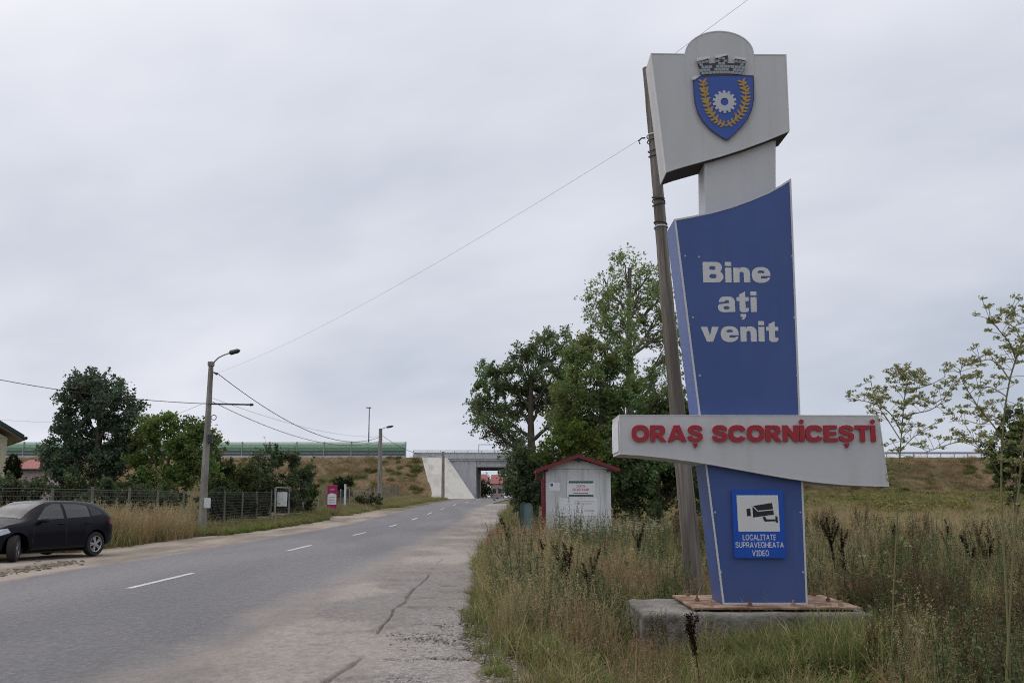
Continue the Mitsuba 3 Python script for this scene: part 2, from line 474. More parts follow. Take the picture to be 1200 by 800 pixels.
rel = rel - 0.02 * pot + 0.014 * pot * (meshkit.fbm(pp * 14, 2, 17) - 0.5)
g_ = sx - road_shift(sy)[:, None]
blend = ss(-3.2, -2.5, g_)
lip_ = 0.046 * ss(-3.75, -3.0, g_) - 0.018 * ss(-2.9, -2.2, g_) - 0.022
sz = road_z(sy)[:, None] + lip_ + rel * blend - 0.055 * ss(2.9, 3.0, sk)[None]
v = np.stack([sx, SY, sz], -1).reshape(-1, 3)
_, f = grid_mesh(sk, sy, lambda a, b: a * 0)
single("footpath", (v, f), "shoulder_mat", "broken sandy old footpath with a long crack between road and tall grass", "footpath", smooth=True, kind="structure")

# ------------------------------------------------------------------ embankment and highway
YC, ZC = 147.5, 7.45     # crest edge


def emb(xa, xb, xa_toe, xb_toe, seed, n=120):
    xs0, xs1 = np.linspace(xa, xb, n), np.linspace(xa_toe, xb_toe, n)
    prof = [(136.5, -0.5), (138, 1.25), (140.5, 2.9), (143, 4.6), (145.5, 6.3), (147.2, ZC - 0.08), (149.2, ZC), (172, ZC), (184, -0.3)]
    rows = []
    for (yy, zz) in prof:
        t = np.clip((zz - 1.25) / (ZC - 1.25), 0, 1)
        xs = xs1 * (1 - t) + xs0 * t
        rows.append(np.stack([xs, xs * 0 + yy, xs * 0 + zz], 1))
    v = np.array(rows)
    d = meshkit.fbm(v * 0.35, 3, seed) - 0.5
    wz = np.array([0, .3, 1, 1, 1, .2, 0, 0, 0])[:, None]
    v[..., 2] += 0.7 * d * wz
    m = len(prof)
    i = (np.arange(m - 1)[:, None] * n + np.arange(n - 1)[None]).ravel()
    return v.reshape(-1, 3), np.vstack([np.stack([i, i + 1, i + n + 1], 1), np.stack([i, i + n + 1, i + n], 1)])


xl0, xt0 = -13.2, -10.75
va, fa = emb(-420, xl0, -420, xt0, 3, 260)
vb, fb = emb(16.0, 420, 11.0, 420, 6, 260)
single("embankment", trimesh.Trimesh(np.vstack([va, vb]), np.vstack([fa, fb + len(va)]), process=False), "slope_mat", "brown grassy highway embankment crossing behind the road", "embankment", smooth=True, kind="structure")
hw = [box(-420, -10.2, 149.4, 171.5, ZC - 0.3, ZC + 0.03), box(14.2, 420, 149.4, 171.5, ZC - 0.3, ZC + 0.03)]
single("highway", cat(*hw), "asphalt_mat", "highway surface along the top of the embankment", "highway", kind="structure")

br = thing("bridge", "grey concrete highway bridge over the road with white paved slope and railing", "bridge")
part(br, "deck", cat(box(-14.6, 21, 147.6, 172.6, 6.98, 7.62), box(-14.6, 21, 147.45, 147.95, 7.25, 7.86)), "bridge_mat")
for x in np.linspace(150.0, 170.5, 8):
    part(br, "girder", box(-5.4, 13.5, x - 0.45, x + 0.45, 6.12, 6.975), "bridge_mat")
part(br, "edge_girder", box(-5.28, 13.5, 148.05, 148.9, 6.05, 6.975), "bridge_mat")
part(br, "wing_wall", box(-10.6, -5.3, 147.85, 149.3, -0.5, 6.972), "bridge_mat")
part(br, "abutment", box(-6.4, -5.3, 149.305, 172, -0.5, 6.11), "bridge_mat")
part(br, "far_abutment", box(13.0, 14.4, 148.2, 172, -0.5, 6.972), "bridge_mat")
q = np.array([[-13.25, 147.35, 7.30], [-9.5, 147.35, 7.25], [-4.9, 139.6, 1.0], [-10.8, 137.9, 1.0], [-13.25, 148.6, 6.6], [-9.5, 148.6, 6.6], [-4.9, 147.9, 0.5], [-10.8, 147.9, 0.5]])
q[:4, 1] -= 0.22
q[:4, 2] += 0.1
part(br, "paved_slope", trimesh.convex.convex_hull(q), "paving_mat", label="pale concrete paved slope beside the abutment")
rl = [tube([(-14.6, 147.55, z), (21, 147.55, z)], r, 5) for z, r in ((8.42, 0.05), (8.12, 0.03))]
part(br, "railing", cat(*rl), "galvanised_mat")
for x in np.arange(-14.5, 21, 2.0):
    part(br, "railing_post", box(x - 0.04, x + 0.04, 147.5, 147.6, 7.86, 8.42), "galvanised_mat")
part(br, "guard_rail", box(-14.6, 21, 148.4, 148.46, 7.9, 8.22), "galvanised_mat")

nb = thing("noise_barrier", "long translucent green noise barrier with upright posts on top of the embankment", "noise barrier")
xr, sp = -15.75, 4.05
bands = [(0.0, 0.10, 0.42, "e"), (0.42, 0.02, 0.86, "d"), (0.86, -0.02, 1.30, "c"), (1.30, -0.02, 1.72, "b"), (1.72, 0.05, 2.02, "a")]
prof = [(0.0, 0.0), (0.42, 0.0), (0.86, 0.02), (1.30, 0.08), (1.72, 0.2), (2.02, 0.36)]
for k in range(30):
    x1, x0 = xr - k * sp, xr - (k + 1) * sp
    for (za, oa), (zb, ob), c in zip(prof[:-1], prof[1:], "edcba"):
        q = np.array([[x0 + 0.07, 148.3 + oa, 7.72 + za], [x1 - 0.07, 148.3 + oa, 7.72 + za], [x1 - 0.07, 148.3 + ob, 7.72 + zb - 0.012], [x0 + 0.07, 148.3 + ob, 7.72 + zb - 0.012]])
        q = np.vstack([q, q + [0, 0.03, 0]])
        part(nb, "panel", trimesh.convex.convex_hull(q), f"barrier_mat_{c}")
    part(nb, "post", cat(box(x1 - 0.07, x1 + 0.07, 148.2, 148.36, 7.4, 9.0), box(x1 - 0.06, x1 + 0.06, 148.35, 148.7, 8.9, 9.78)), "galvanised_mat")
part(nb, "plinth_wall", box(xr - 30 * sp, xr, 148.05, 148.5, 7.3, 7.71), "bridge_mat")
gr = thing("guard_rail", "grey steel guard rail with posts along the embankment top right of the sign", "guard rail")
part(gr, "rail", cat(box(17, 140, 148.2, 148.28, 7.95, 8.25), box(17, 140, 172.2, 172.28, 8.0, 8.3)), "galvanised_mat")
for x in np.arange(17.5, 140, 2.0):
    part(gr, "post", box(x - 0.05, x + 0.05, 148.29, 148.4, 7.3, 8.22), "galvanised_mat")
mast_p = P(432, 518, 160)
lm = thing("lamp_mast", "tall thin lamp mast standing on the highway behind the noise barrier", "lamp mast")
part(lm, "pole", tube([(mast_p[0], 160, 7.3), (mast_p[0], 160, PZ(478, 160))], [0.12, 0.07], 6), "dark_metal_mat")
part(lm, "lamp", box(mast_p[0] - 0.5, mast_p[0] + 0.3, 159.8, 160.2, PZ(478, 160), PZ(478, 160) + 0.12), "dark_metal_mat")
ga = thing("gantry", "thin highway sign gantry frame above the bridge railing", "gantry")
for u in (561, 579):
    part(ga, "post", box(PX(u, 525, 172) - 0.06, PX(u, 525, 172) + 0.06, 172, 172.2, 7.4, PZ(521, 172)), "galvanised_mat")
part(ga, "beam", box(PX(561, 525, 172), PX(579, 525, 172), 172.0, 172.15, PZ(521, 172), PZ(521, 172) + 0.1), "galvanised_mat")

# ------------------------------------------------------------------ the welcome sign
YB = 12.0
ws = thing("welcome_sign", "tall grey and blue welcome sign with crest and red raised lettering", "welcome sign")


def outline(pix, Y):
    return Polygon([(P(u, v_, Y)[0], P(u, v_, Y)[2]) for u, v_ in pix])


body_pix = [(790, 257), (812, 253), (835, 248), (858, 241.5), (880, 233.5), (900, 225), (915, 217), (927, 209), (946.5, 708), (847, 708)]
body = outline(body_pix, YB)
part(ws, "body", prism(body, YB, YB + 0.62), "sign_blue_mat", label="tall blue tapered body of the sign")
# angle trim along the edges of the body's front
rim = body.difference(body.buffer(-0.022, join_style=2))
part(ws, "edge_trim", prism(rim.intersection(sbox(-9, 0.312, 99, 99)), YB - 0.006, YB - 0.001), "trim_mat")
cut = unary_union([q for q in polys(rim)])
bx0, bz0, bx1, bz1 = body.bounds
part(ws, "body_trim", prism(cut.difference(sbox(bx0 - 1, bz0 - 1, bx1 + 1, bz0 + 0.03)), YB - 0.006, YB - 0.001), "trim_mat")
for u, v_ in ((819, 301), (803, 300), (812, 372), (820, 440), (928, 300), (931, 372), (934, 440), (838, 600), (845, 670), (938, 600), (941, 670)):
    c = P(u, v_, YB)
    rv = trimesh.creation.icosphere(1, 0.011)
    rv.apply_transform(np.diag([1, 0.4, 1, 1]))
    rv.apply_translation((c[0], YB - 0.001, c[2]))
    part(ws, "rivet", rv, "trim_mat")
# stem
stem = outline([(825, 170), (909, 165), (909, 240), (826.5, 262)], 12.10)
part(ws, "stem", prism(stem, 12.10, 12.52), "sign_grey_mat")
srim = outline([(825, 170), (828.2, 170), (829.6, 262), (826.5, 262)], 12.10)
part(ws, "stem_trim", prism(srim, 12.094, 12.099), "trim_mat")
# header
YH = 12.02
arc = [(843 + 40.5 * math.sin(a) * 1.0, 64 - 27.5 * math.cos(a)) for a in np.linspace(-math.pi / 2, math.pi / 2, 25)]
hp = [(762.7, 62.6), (802.2, 63.2)] + arc + [(883.8, 63.8), (921.5, 64), (925.3, 154), (912, 159.5), (896, 166), (870, 175.5), (845, 183.5), (818, 191), (795, 197.5), (780.6, 202.4)]
head = outline(hp, YH)
part(ws, "header", prism(head, YH, YH + 0.5), "sign_grey_mat", label="grey header panel with round top carrying the crest")
hr = head.difference(head.buffer(-0.014, join_style=2))
part(ws, "header_trim", prism(hr, YH - 0.005, YH - 0.001), "trim_mat")
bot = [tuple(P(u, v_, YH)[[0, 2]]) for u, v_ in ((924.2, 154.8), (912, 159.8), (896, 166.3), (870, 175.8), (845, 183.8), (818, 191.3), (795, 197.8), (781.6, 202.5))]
part(ws, "header_underside", prism(Polygon(bot + [(x, z - 0.006) for x, z in bot[::-1]]), YH + 0.012, YH + 0.488), "shade_plate_mat", label="added dark plate standing in for shade under the header panel")  # added thin plate, its dark colour puts shade on the header's underside
# faint vertical sheet joints of the header
for u in (802.5, 883.5):
    a0, a1 = P(u, 66, YH), P(u + 3, 185 if u < 850 else 165, YH)
    part(ws, "sheet_joint", box(a0[0] - 0.003, a0[0] + 0.003, YH - 0.004, YH - 0.001, a1[2], a0[2]), "sign_grey_mat")

# crest
sh_top = [(811.5, 92.5), (829, 90.6), (846, 90), (864, 90), (882, 90.6)]
sh_side_r = [(882.5, 118), (880, 130), (875, 141), (868, 150), (860, 158), (851.5, 165.5)]
sh_side_l = [(841, 159.5), (831, 152), (823, 143.5), (817, 133), (813.5, 120)]
shield = outline(sh_top + sh_side_r + sh_side_l, YH)
cr = part(ws, "crest", prism(shield, YH - 0.035, YH - 0.006), "emblem_blue_mat", label="blue shield crest with gear and golden ears of wheat")
part(cr, "shield_border", prism(shield.buffer(0.006).difference(shield.buffer(-0.007)), YH - 0.0385, YH - 0.0365), "joint_dark_mat")
gc = P(848.2, 121, YH)
mpp = (P(900, 121, YH)[0] - P(800, 121, YH)[0]) / 100
gr_o, gr_i, n_t = 11.2 * mpp, 4.6 * mpp, 14
disc = shapely.Point(gc[0], gc[2]).buffer(gr_o)
for i in range(n_t):
    a = 2 * math.pi * i / n_t
    t = affinity.rotate(sbox(gc[0] - 1.5 * mpp, gc[2], gc[0] + 1.5 * mpp, gc[2] + 13.8 * mpp), math.degrees(a), origin=(gc[0], gc[2]))
    disc = disc.union(t)
gear = disc.difference(shapely.Point(gc[0], gc[2]).buffer(gr_i))
part(cr, "gear", prism(gear, YH - 0.046, YH - 0.0355), "emblem_silver_mat", label="silver gear wheel on the blue shield")


def leaf2(cx, cz, ang, L, W):
    t = np.linspace(0, 1, 7)
    up = np.stack([t * L, W * np.sin(np.pi * t) ** 0.8], 1)
    pts = np.vstack([up, up[::-1] * [1, -1]])
    q = affinity.rotate(Polygon(pts).buffer(0.0005), ang, origin=(0, 0))
    return affinity.translate(q, cx, cz)


for side, path in ((0, [(823, 98), (825, 110), (827, 122), (832, 134), (840, 144), (850, 149)]), (1, [(869, 98), (873, 108), (873, 120), (869, 132), (861, 142), (850, 149)])):
    pts = np.array([[P(u, v_, YH)[0], P(u, v_, YH)[2]] for u, v_ in path])
    tt = np.linspace(0, len(pts) - 1, 16)
    cx, cz = np.interp(tt, range(len(pts)), pts[:, 0]), np.interp(tt, range(len(pts)), pts[:, 1])
    shp = [shapely.LineString(np.stack([cx, cz], 1)).buffer(0.8 * mpp)]
    for i in range(15):
        d = math.degrees(math.atan2(cz[i] - cz[i + 1], cx[i] - cx[i + 1]))
        L = (6.4 if i < 12 else 4.8) * mpp
        for s in (-1, 1):
            shp.append(leaf2(cx[i], cz[i], d + s * (52 + 12 * ((i * 7) % 3)), L, 1.15 * mpp))
        if i < 10:
            shp.append(shapely.Point(cx[i] + 2.2 * mpp * math.cos(i * 2.1), cz[i] + 1.5 * mpp * math.sin(i * 2.1)).buffer(1.25 * mpp))
    w = unary_union(shp).intersection(shield.buffer(-0.015))
    part(cr, "wheat_ear", prism(w, YH - 0.044, YH - 0.0355), "emblem_gold_mat")
# mural crown: base arc and three merlons with stones
mc = part(ws, "mural_crown", prism(unary_union([outline([(821, 89), (834, 87.4), (846, 87), (858, 87.4), (870, 89), (872, 78), (858, 75.5), (846, 75), (834, 75.5), (819, 78)], YH),
                                               outline([(818, 79), (816.5, 70), (829, 68), (831, 78)], YH), outline([(839, 77), (838, 66), (852.5, 66), (852, 77)], YH), outline([(860, 78), (861, 69), (873.5, 71), (872, 79)], YH)]),
                                  YH - 0.03, YH - 0.006), "joint_dark_mat", label="grey stone mural crown with peeling paint above the shield")
rows_ = [(87.6, 84.6), (84.2, 81.2), (80.8, 77.8), (77.4, 74.6), (74.2, 71.6), (71.2, 68.6)]
for r_i, (vb_, vt_) in enumerate(rows_):
    u = 817.2 + (2.2 if r_i % 2 else 0)
    while u < 871.5:
        w_ = 4.3
        uu = u + w_ / 2
        arcv = 1.6 * ((uu - 846) / 25) ** 2
        ok = r_i < 3 and 820 < uu < 871 or r_i >= 3 and (818 < uu < 830 or 839.5 < uu < 851.5 or 861.5 < uu < 872)
        door = (abs(uu - 836) < 2 and r_i in (1, 2)) or (abs(uu - 856) < 2 and r_i in (1, 2)) or (abs(uu - 846) < 2 and r_i == 4) or (abs(uu - 824) < 2 and r_i == 3) or (abs(uu - 866) < 2 and r_i == 3)
        if ok and not door:
            q = outline([(u, vb_ + arcv), (u + w_ - 0.5, vb_ + arcv), (u + w_ - 0.5, vt_ + arcv), (u, vt_ + arcv)], YH)
            part(mc, "stone", prism(q, YH - 0.036, YH - 0.031), "emblem_stone_mat")
        u += w_
for pix in ([(815.5, 74), (816, 69.5), (830.5, 67.3), (831, 70.2), (822, 72.5)], [(837, 70), (837.5, 66.5), (849, 65.2), (853, 66.5), (847, 68), (842, 69.8)], [(858.5, 70.5), (861, 68.2), (874, 69.8), (873, 73.2), (866, 71.4)]):
    q = prism(outline(pix, YH), YH - 0.048, YH - 0.043)
    part(mc, "peeling_flake", q, "peel_mat")
part(cr, "peeling_flake", prism(outline([(810, 92.5), (811, 96), (814.5, 94.8), (818.5, 91.8), (814, 90.8)], YH), YH - 0.052, YH - 0.044), "peel_mat")

# banner across the body
YN = 11.90
ban_pix = [(725.5, 485.8), (1030, 486.3), (1042, 570), (1015, 569.4), (985, 567.8), (955, 564.8), (930, 561.5), (900, 556.5), (870, 551), (840, 545.5), (810, 540.5), (780, 536.5), (750, 533.5), (726.5, 532)]
ban = outline(ban_pix, YN)
part(ws, "banner", prism(ban, YN, YN + 0.80), "sign_grey_mat", label="wide grey cross panel with red raised town name")
brim = ban.difference(ban.buffer(-0.013, join_style=2))
part(ws, "banner_trim", prism(brim, YN - 0.005, YN - 0.001), "trim_mat")
bl = P(725.5, 490, YN)
bz_t, bz_b = P(725.5, 487.5, YN)[2], P(726, 530.5, YN)[2]
part(ws, "banner_end", box(bl[0] - 0.012, bl[0] - 0.001, YN + 0.05, YN + 0.75, bz_b + 0.02, bz_t - 0.05), "end_white_mat", label="white left end plate of the cross panel")


def rrect(x0, z0, x1, z1, r):
    r = min(r, (x1 - x0) / 2 - 1e-3, (z1 - z0) / 2 - 1e-3)
    return sbox(x0 + r, z0 + r, x1 - r, z1 - r).buffer(r, quad_segs=6)


def ell(cx, cz, a, b, p=2.4):
    t = np.linspace(0, 2 * np.pi, 41)[:-1]
    c, q = np.cos(t), np.sin(t)
    return Polygon(np.stack([cx + a * np.sign(c) * abs(c) ** (2 / p), cz + b * np.sign(q) * abs(q) ** (2 / p)], 1))


def heavy():
    """The heavy sans-serif letters of the two inscriptions, capitals 1 unit tall."""
    g = {}
    comma = Polygon([(-.13, -.10), (.13, -.10), (.13, -.22), (.02, -.37), (-.09, -.37), (-.01, -.24), (-.13, -.24)])
    g["B"] = sbox(0, 0, .55, 1).union(rrect(.1, .46, .87, 1, .26)).union(rrect(.1, 0, .93, .56, .28)) - rrect(.29, .61, .58, .80, .09) - rrect(.29, .20, .62, .41, .10)
    i_ = sbox(0, 0, .28, .72)
    g["i"] = i_.union(sbox(0, .80, .28, 1.0))
    g["n"] = sbox(0, 0, .28, .72).union(rrect(.12, -.4, .76, .74, .27)).intersection(sbox(-1, 0, 2, 2)) - rrect(.28, -.4, .48, .52, .10) - Polygon([(.28, .60), (.24, .8), (.33, .8)])
    g["e"] = ell(.42, .365, .42, .385) - ell(.42, .50, .15, .085).intersection(sbox(0, .45, 1, 1)) - rrect(.40, .19, .70, .31, .05) - sbox(.58, .245, 1, .31)
    g["a"] = sbox(.52, 0, .80, .5).union(rrect(.05, .22, .80, .75, .26)).union(ell(.35, .22, .35, .235)) - ell(.40, .20, .135, .085) - Polygon([(-.1, .47), (.31, .50), (.40, .585), (.52, .55), (.52, .42), (.30, .41), (.0, .36)])
    t_ = sbox(.13, .08, .41, .88).union(Polygon([(.13, .84), (.41, 1.0), (.41, .6), (.13, .6)])).union(sbox(0, .53, .57, .72)).union(rrect(.13, -.015, .56, .30, .13)) - sbox(.41, .19, .7, .53)
    g["t"], g["\u021b"] = t_, t_.union(affinity.translate(comma, .29, 0))
    g["v"] = Polygon([(0, .72), (.31, .72), (.425, .29), (.54, .72), (.85, .72), (.57, 0), (.28, 0)])
    ring = ell(.53, .5, .53, .515, 2.5)
    hole = ell(.53, .5, .25, .25, 2.3)
    g["O"] = ring - hole
    g["C"] = ring - hole - Polygon([(.55, .5), (1.3, .80), (1.3, .30), (.9, .27)]) - Polygon([(.6, .5), (1.2, .72), (1.2, .25), (.85, .28)])
    g["R"] = sbox(0, 0, .29, 1).union(rrect(.02, .36, .90, 1, .28)).union(sbox(0, .9, .3, 1)).union(Polygon([(.40, .42), (.62, .42), (.97, 0), (.63, 0), (.36, .36)])) - rrect(.29, .57, .60, .80, .08)
    g["A"] = Polygon([(0, 0), (.40, 1), (.74, 1), (1.14, 0), (.83, 0), (.77, .17), (.37, .17), (.31, 0)]) - Polygon([(.445, .385), (.695, .385), (.57, .74)])
    g["N"] = Polygon([(0, 0), (0, 1), (.29, 1), (.66, .46), (.66, 1), (.94, 1), (.94, 0), (.66, 0), (.28, .55), (.28, 0)])
    g["\u0130"] = sbox(0, 0, .28, 1).union(shapely.Point(.14, 1.22).buffer(.135))
    g["E"] = sbox(0, 0, .29, 1).union(sbox(0, .78, .80, 1)).union(sbox(0, 0, .83, .22)).union(sbox(0, .40, .75, .60))
    g["T"] = sbox(0, .77, .88, 1).union(sbox(.295, 0, .585, 1))
    m = meshkit.text_mesh("S", 1.0, 0.1, bold=True)
    t = m.triangles[(np.abs(m.triangles[:, :, 2]) < 1e-6).all(1)]
    q = unary_union([Polygon(w[:, :2]).buffer(0.002) for w in t]).buffer(-0.03).buffer(0.06).buffer(-0.03).buffer(0.035)
    x0, z0, x1, z1 = q.bounds
    q = affinity.affine_transform(q, [0.92 / (x1 - x0), 0, 0, 1.03 / (z1 - z0), -x0 * 0.92 / (x1 - x0), -0.015 - z0 * 1.03 / (z1 - z0)])
    g["S"], g["\u0218"] = q, q.union(affinity.translate(comma, .46, 0))
    return g


HEAVY = heavy()


def glyph(ch, grow, bold=True):
    if bold:
        return HEAVY[ch]
    m = meshkit.text_mesh(ch, 1.0, 0.1)
    t = m.triangles[(np.abs(m.triangles[:, :, 2]) < 1e-6).all(1)]
    g = unary_union([Polygon(q[:, :2]).buffer(0.002) for q in t])
    return g.buffer(grow, join_style=2, mitre_limit=2.0).simplify(0.006)


GL = {}


def letters(text, x0, x1, zbase, cap, grow, gap, y0, y1, holder, name, mat, space=0.42, bold=True):
    """Raised letters between x0 and x1, capitals cap metres tall on the line zbase."""
    gs, x = [], 0.0
    for ch in text:
        if ch == " ":
            x += space
            continue
        if (ch, grow) not in GL:
            GL[ch, grow] = glyph(ch, grow, bold)
        g = GL[ch, grow]
        a, _, b, _ = g.bounds
        gs.append(affinity.translate(g, x - a, 0))
        x += b - a + gap
    x -= gap
    sx_, sz_ = (x1 - x0) / x, cap / (1.0 if bold else 1.03 + 2 * grow)
    for g in gs:
        g = affinity.translate(affinity.affine_transform(g, [sx_, 0, 0, sz_, 0, 0]), x0, zbase + (0 if bold else grow * sz_))
        part(holder, name, prism(g, y0, y1), mat)


def text_on(text, u0, u1, vb, vt, Y, d, holder, name, mat, grow=0.035, gap=0.09, off=0.0, space=0.42, bold=True):
    letters(text, PX(u0, vb, Y), PX(u1, vb, Y), P(u0, vb, Y)[2], P(u0, vt, Y)[2] - P(u0, vb, Y)[2], grow, gap, Y - off - d, Y - off, holder, name, mat, space, bold)


text_on("ORAȘ SCORNİCEȘTİ".replace("İ", "\u0130"), 740, 1025.5, 517.3, 498.2, YN, 0.03, ws, "red_letter", "letter_red_mat", 0.0, 0.075, 0.006, 0.5)
text_on("Bine", 824, 903, 331, 307, YB, 0.003, ws, "white_letter", "letter_white_mat", 0.0, 0.085, 0.001)
text_on("ați", 841.5, 887, 365.5, 341.5, YB, 0.003, ws, "white_letter", "letter_white_mat", 0.0, 0.085, 0.001)
text_on("venit", 821.5, 912.5, 400.2, 376.2, YB, 0.003, ws, "white_letter", "letter_white_mat", 0.0, 0.085, 0.001)

# rusty plate, bolts, plinth
zp = P(847, 708, YB)[2]
pl = part(ws, "base_plate", cbox(2.07, 4.0, 11.72, 13.2, zp - 0.030, zp - 0.002, 0.006), "rust_mat", label="rusty steel base plate under the sign")
for bx_, by_ in ((2.3, 11.84), (2.24, 13.05), (2.24, 12.4), (2.75, 11.84), (3.25, 11.84), (3.8, 11.84), (3.83, 12.4), (3.85, 13.05)):
    nut = trimesh.creation.cylinder(0.028, 0.035, sections=6)
    nut.apply_translation((bx_, by_, zp + 0.016))
    rod = trimesh.creation.cylinder(0.012, 0.07, sections=8)
    rod.apply_translation((bx_, by_, zp + 0.035))
    part(pl, "bolt", cat(nut, rod), "rust_mat")
pb = trimesh.creation.box((2.62, 1.78, 0.85))
for _ in range(5):
    pb = pb.subdivide()
pv = np.array(pb.vertices)
h_ = np.array([1.31, 0.89, 0.425])
inn = h_ - 0.05
qq = np.clip(pv, -inn, inn)
dd = pv - qq
L_ = np.linalg.norm(dd, axis=1, keepdims=True)
pv = np.where(L_ > 1e-9, qq + dd / np.maximum(L_, 1e-9) * np.minimum(L_, 0.05), pv)
pb = trimesh.Trimesh(pv, pb.faces, process=False)
pb.apply_translation((2.79, 12.43, zp - 0.032 - 0.425 - 0.022))
noisy(pb, 0.022, 4.5, 2)
single("concrete_plinth", pb, "concrete_mat", "weathered grey concrete block carrying the welcome sign", "plinth", smooth=40)

# video surveillance sign on the body
YV = 11.955
vs_ = thing("video_sign", "blue square-topped sign with white field and black camera fixed to the sign body", "road sign")
vp = outline([(857.5, 573.5), (917, 573.5), (921.5, 653.5), (860.5, 653.5)], YV)
part(vs_, "plate", prism(vp.buffer(0.0).buffer(-0.02).buffer(0.02), YV, YV + 0.025), "video_blue_mat")
part(vs_, "bracket", cat(box(2.72, 3.2, YV + 0.026, YB - 0.001, 0.85, 0.9), box(2.72, 3.2, YV + 0.026, YB - 0.001, 1.35, 1.4)), "dark_metal_mat")
part(vs_, "white_field", prism(outline([(863, 580), (911.5, 580), (914, 622.5), (865.3, 622.5)], YV), YV - 0.003, YV - 0.0005), "video_white_mat")
cam_p = [[(881.5, 592.5), (904.5, 588.8), (907, 602.5), (882.5, 606)], [(874.5, 596), (879, 595.3), (880, 604), (875.5, 604.6)], [(908.3, 604.5), (911, 604.5), (911.6, 611.8), (909, 611.8)],
         [(897, 608.2), (908.5, 608), (908.7, 610.3), (896.8, 610.7)], [(893.8, 605.5), (896, 604.8), (899.5, 609.5), (897.5, 611.2), (895, 609.5)]]
gap_ = shapely.LineString([(P(u, v_, YV)[0], P(u, v_, YV)[2]) for u, v_ in ((881, 591.5), (888, 598.6), (908, 596.6))]).buffer(0.006)
part(vs_, "camera_symbol", prism(unary_union([outline(q, YV) for q in cam_p]).difference(gap_), YV - 0.006, YV - 0.0035), "black_mat")
for txt, u0, u1, vb_, vt_ in (("LOCALITATE", 870.5, 909.5, 632.5, 625.8), ("SUPRAVEGHEATA", 862, 918.5, 641.3, 634.6), ("VIDEO", 881.5, 901.3, 651, 644.2)):
    text_on(txt, u0, u1, vb_, vt_, YV, 0.0025, vs_, "letter", "video_white_mat", 0.012, 0.13, 0.0005, 0.4, False)

# ------------------------------------------------------------------ poles and cables
wp = thing("wooden_pole", "leaning weathered wooden utility pole right behind the welcome sign", "utility pole")
YW = 15.6
pa, pb_ = P(757.5, 80, YW), P(806, 612, YW)
pdir = (pa - pb_) / np.linalg.norm(pa - pb_)
base = pb_ - pdir * (pb_[2] + 0.5) / pdir[2]
pts = np.array([base + (pa - base) * t for t in np.linspace(0, 1, 40)])
rr = np.interp(np.linspace(0, 1, 40), [0, 1], [0.148, 0.072]) + 0.006 * (R.random(40) - 0.5)
pts[:, 0] += 0.012 * np.sin(np.linspace(0, 9, 40))
part(wp, "shaft", tube(pts, rr, 14), "wood_mat", smooth=50)
for v_ in (160, 166, 177, 183, 232, 236, 240, 262, 267):
    c = P(757.5 + (v_ - 80) * 48.5 / 532, v_, YW)
    r_ = 0.072 + (v_ - 80) / 532 * 0.062
    th = np.linspace(0, 2 * np.pi, 20)
    ring = np.stack([c[0] + (r_ + 0.012) * np.cos(th), c[1] + (r_ + 0.012) * np.sin(th), c[2] + 0.02 * np.sin(th + v_)], 1)
    part(wp, "wire_binding", tube(ring, 0.009 if v_ not in (160, 267) else 0.012, 5), "dark_metal_mat" if v_ not in (160, 267) else "end_white_mat")
hook = P(752, 162, YW - 0.1)
part(wp, "insulator", cat(tube([hook + (0.06, 0.05, 0.02), hook, hook + (-0.05, 0, -0.05), hook + (-0.03, 0, -0.1)], 0.014, 6)), "dark_metal_mat")

XP, YP = PX(238, 615, 43), 43.0
L1 = thing("street_lamp", "weathered concrete pole with curved lamp arm, near left in front of the fence", "street lamp", None)


def lamp_pole(key, ub, vb_, ut, vt, Y, arm, wb=0.16, wt=0.09):
    b, t = P(ub, vb_, Y), P(ut, vt, Y)
    b = b.copy()
    b[2] = float(ground_z(b[0], Y)) - 0.3
    n = 12
    p_ = np.array([b + (t - b) * k for k in np.linspace(0, 1, n)])
    w = np.linspace(wb, wt, n)
    m = tube(p_, w * 1.2, 4)
    part(key, "shaft", xf(m, np.eye(4)), "pole_mat")
    if arm:
        a = [t + (0.02, 0, -0.1)] + [P(u, v_, Y - dy) for u, v_, dy in arm[:-1]]
        part(key, "lamp_arm", tube(a, 0.03 * Y / 43 if Y < 60 else 0.035, 6), "galvanised_mat")
        h0, h1 = P(*arm[-2][:2], Y - arm[-2][2]), P(*arm[-1][:2], Y - arm[-1][2])
        dirv = (h1 - h0) / np.linalg.norm(h1 - h0)
        part(key, "lamp_head", tube([h0, h0 + (h1 - h0) * .15, h0 + (h1 - h0) * .8, h1], [0.04, 0.11, 0.10, 0.03], 8), "dark_metal_mat")
    return b, t


b1, t1 = lamp_pole(L1, 236.5, 615, 247.5, 425, YP, [(252, 423, .3), (256, 419, .5), (262, 416, .8), (269, 413.5, 1.1), (281, 410.5, 1.5)])
part(L1, "cap", cbox(t1[0] - 0.12, t1[0] + 0.12, YP - 0.12, YP + 0.12, t1[2] - 0.15, t1[2] + 0.05, 0.02), "pole_mat")
pa_, pe_ = P(247, 473, YP - 0.15), P(295.5, 474, YP - 0.15)
part(L1, "side_bracket", tube([pa_, pe_], 0.04, 6), "dark_metal_mat")
part(L1, "insulator", tube([pe_ + (-0.08, 0, 0), pe_ + (0.05, 0, 0)], [0.07, 0.05], 6), "dark_metal_mat")
ins = P(254.5, 438, YP - 0.2)
part(L1, "insulator", tube([P(250, 436, YP - 0.1), ins], [0.03, 0.06], 6), "dark_metal_mat")
c = P(250.5, 489, YP - 0.2)
th = np.linspace(0, 2 * np.pi, 14)
part(L1, "cable_loop", tube(np.stack([c[0] + 0.11 * np.cos(th), c[1] + 0 * th, c[2] + 0.11 * np.sin(th)], 1), 0.018, 5), "cable_mat")
c = P(246.5, 514, YP - 0.2)
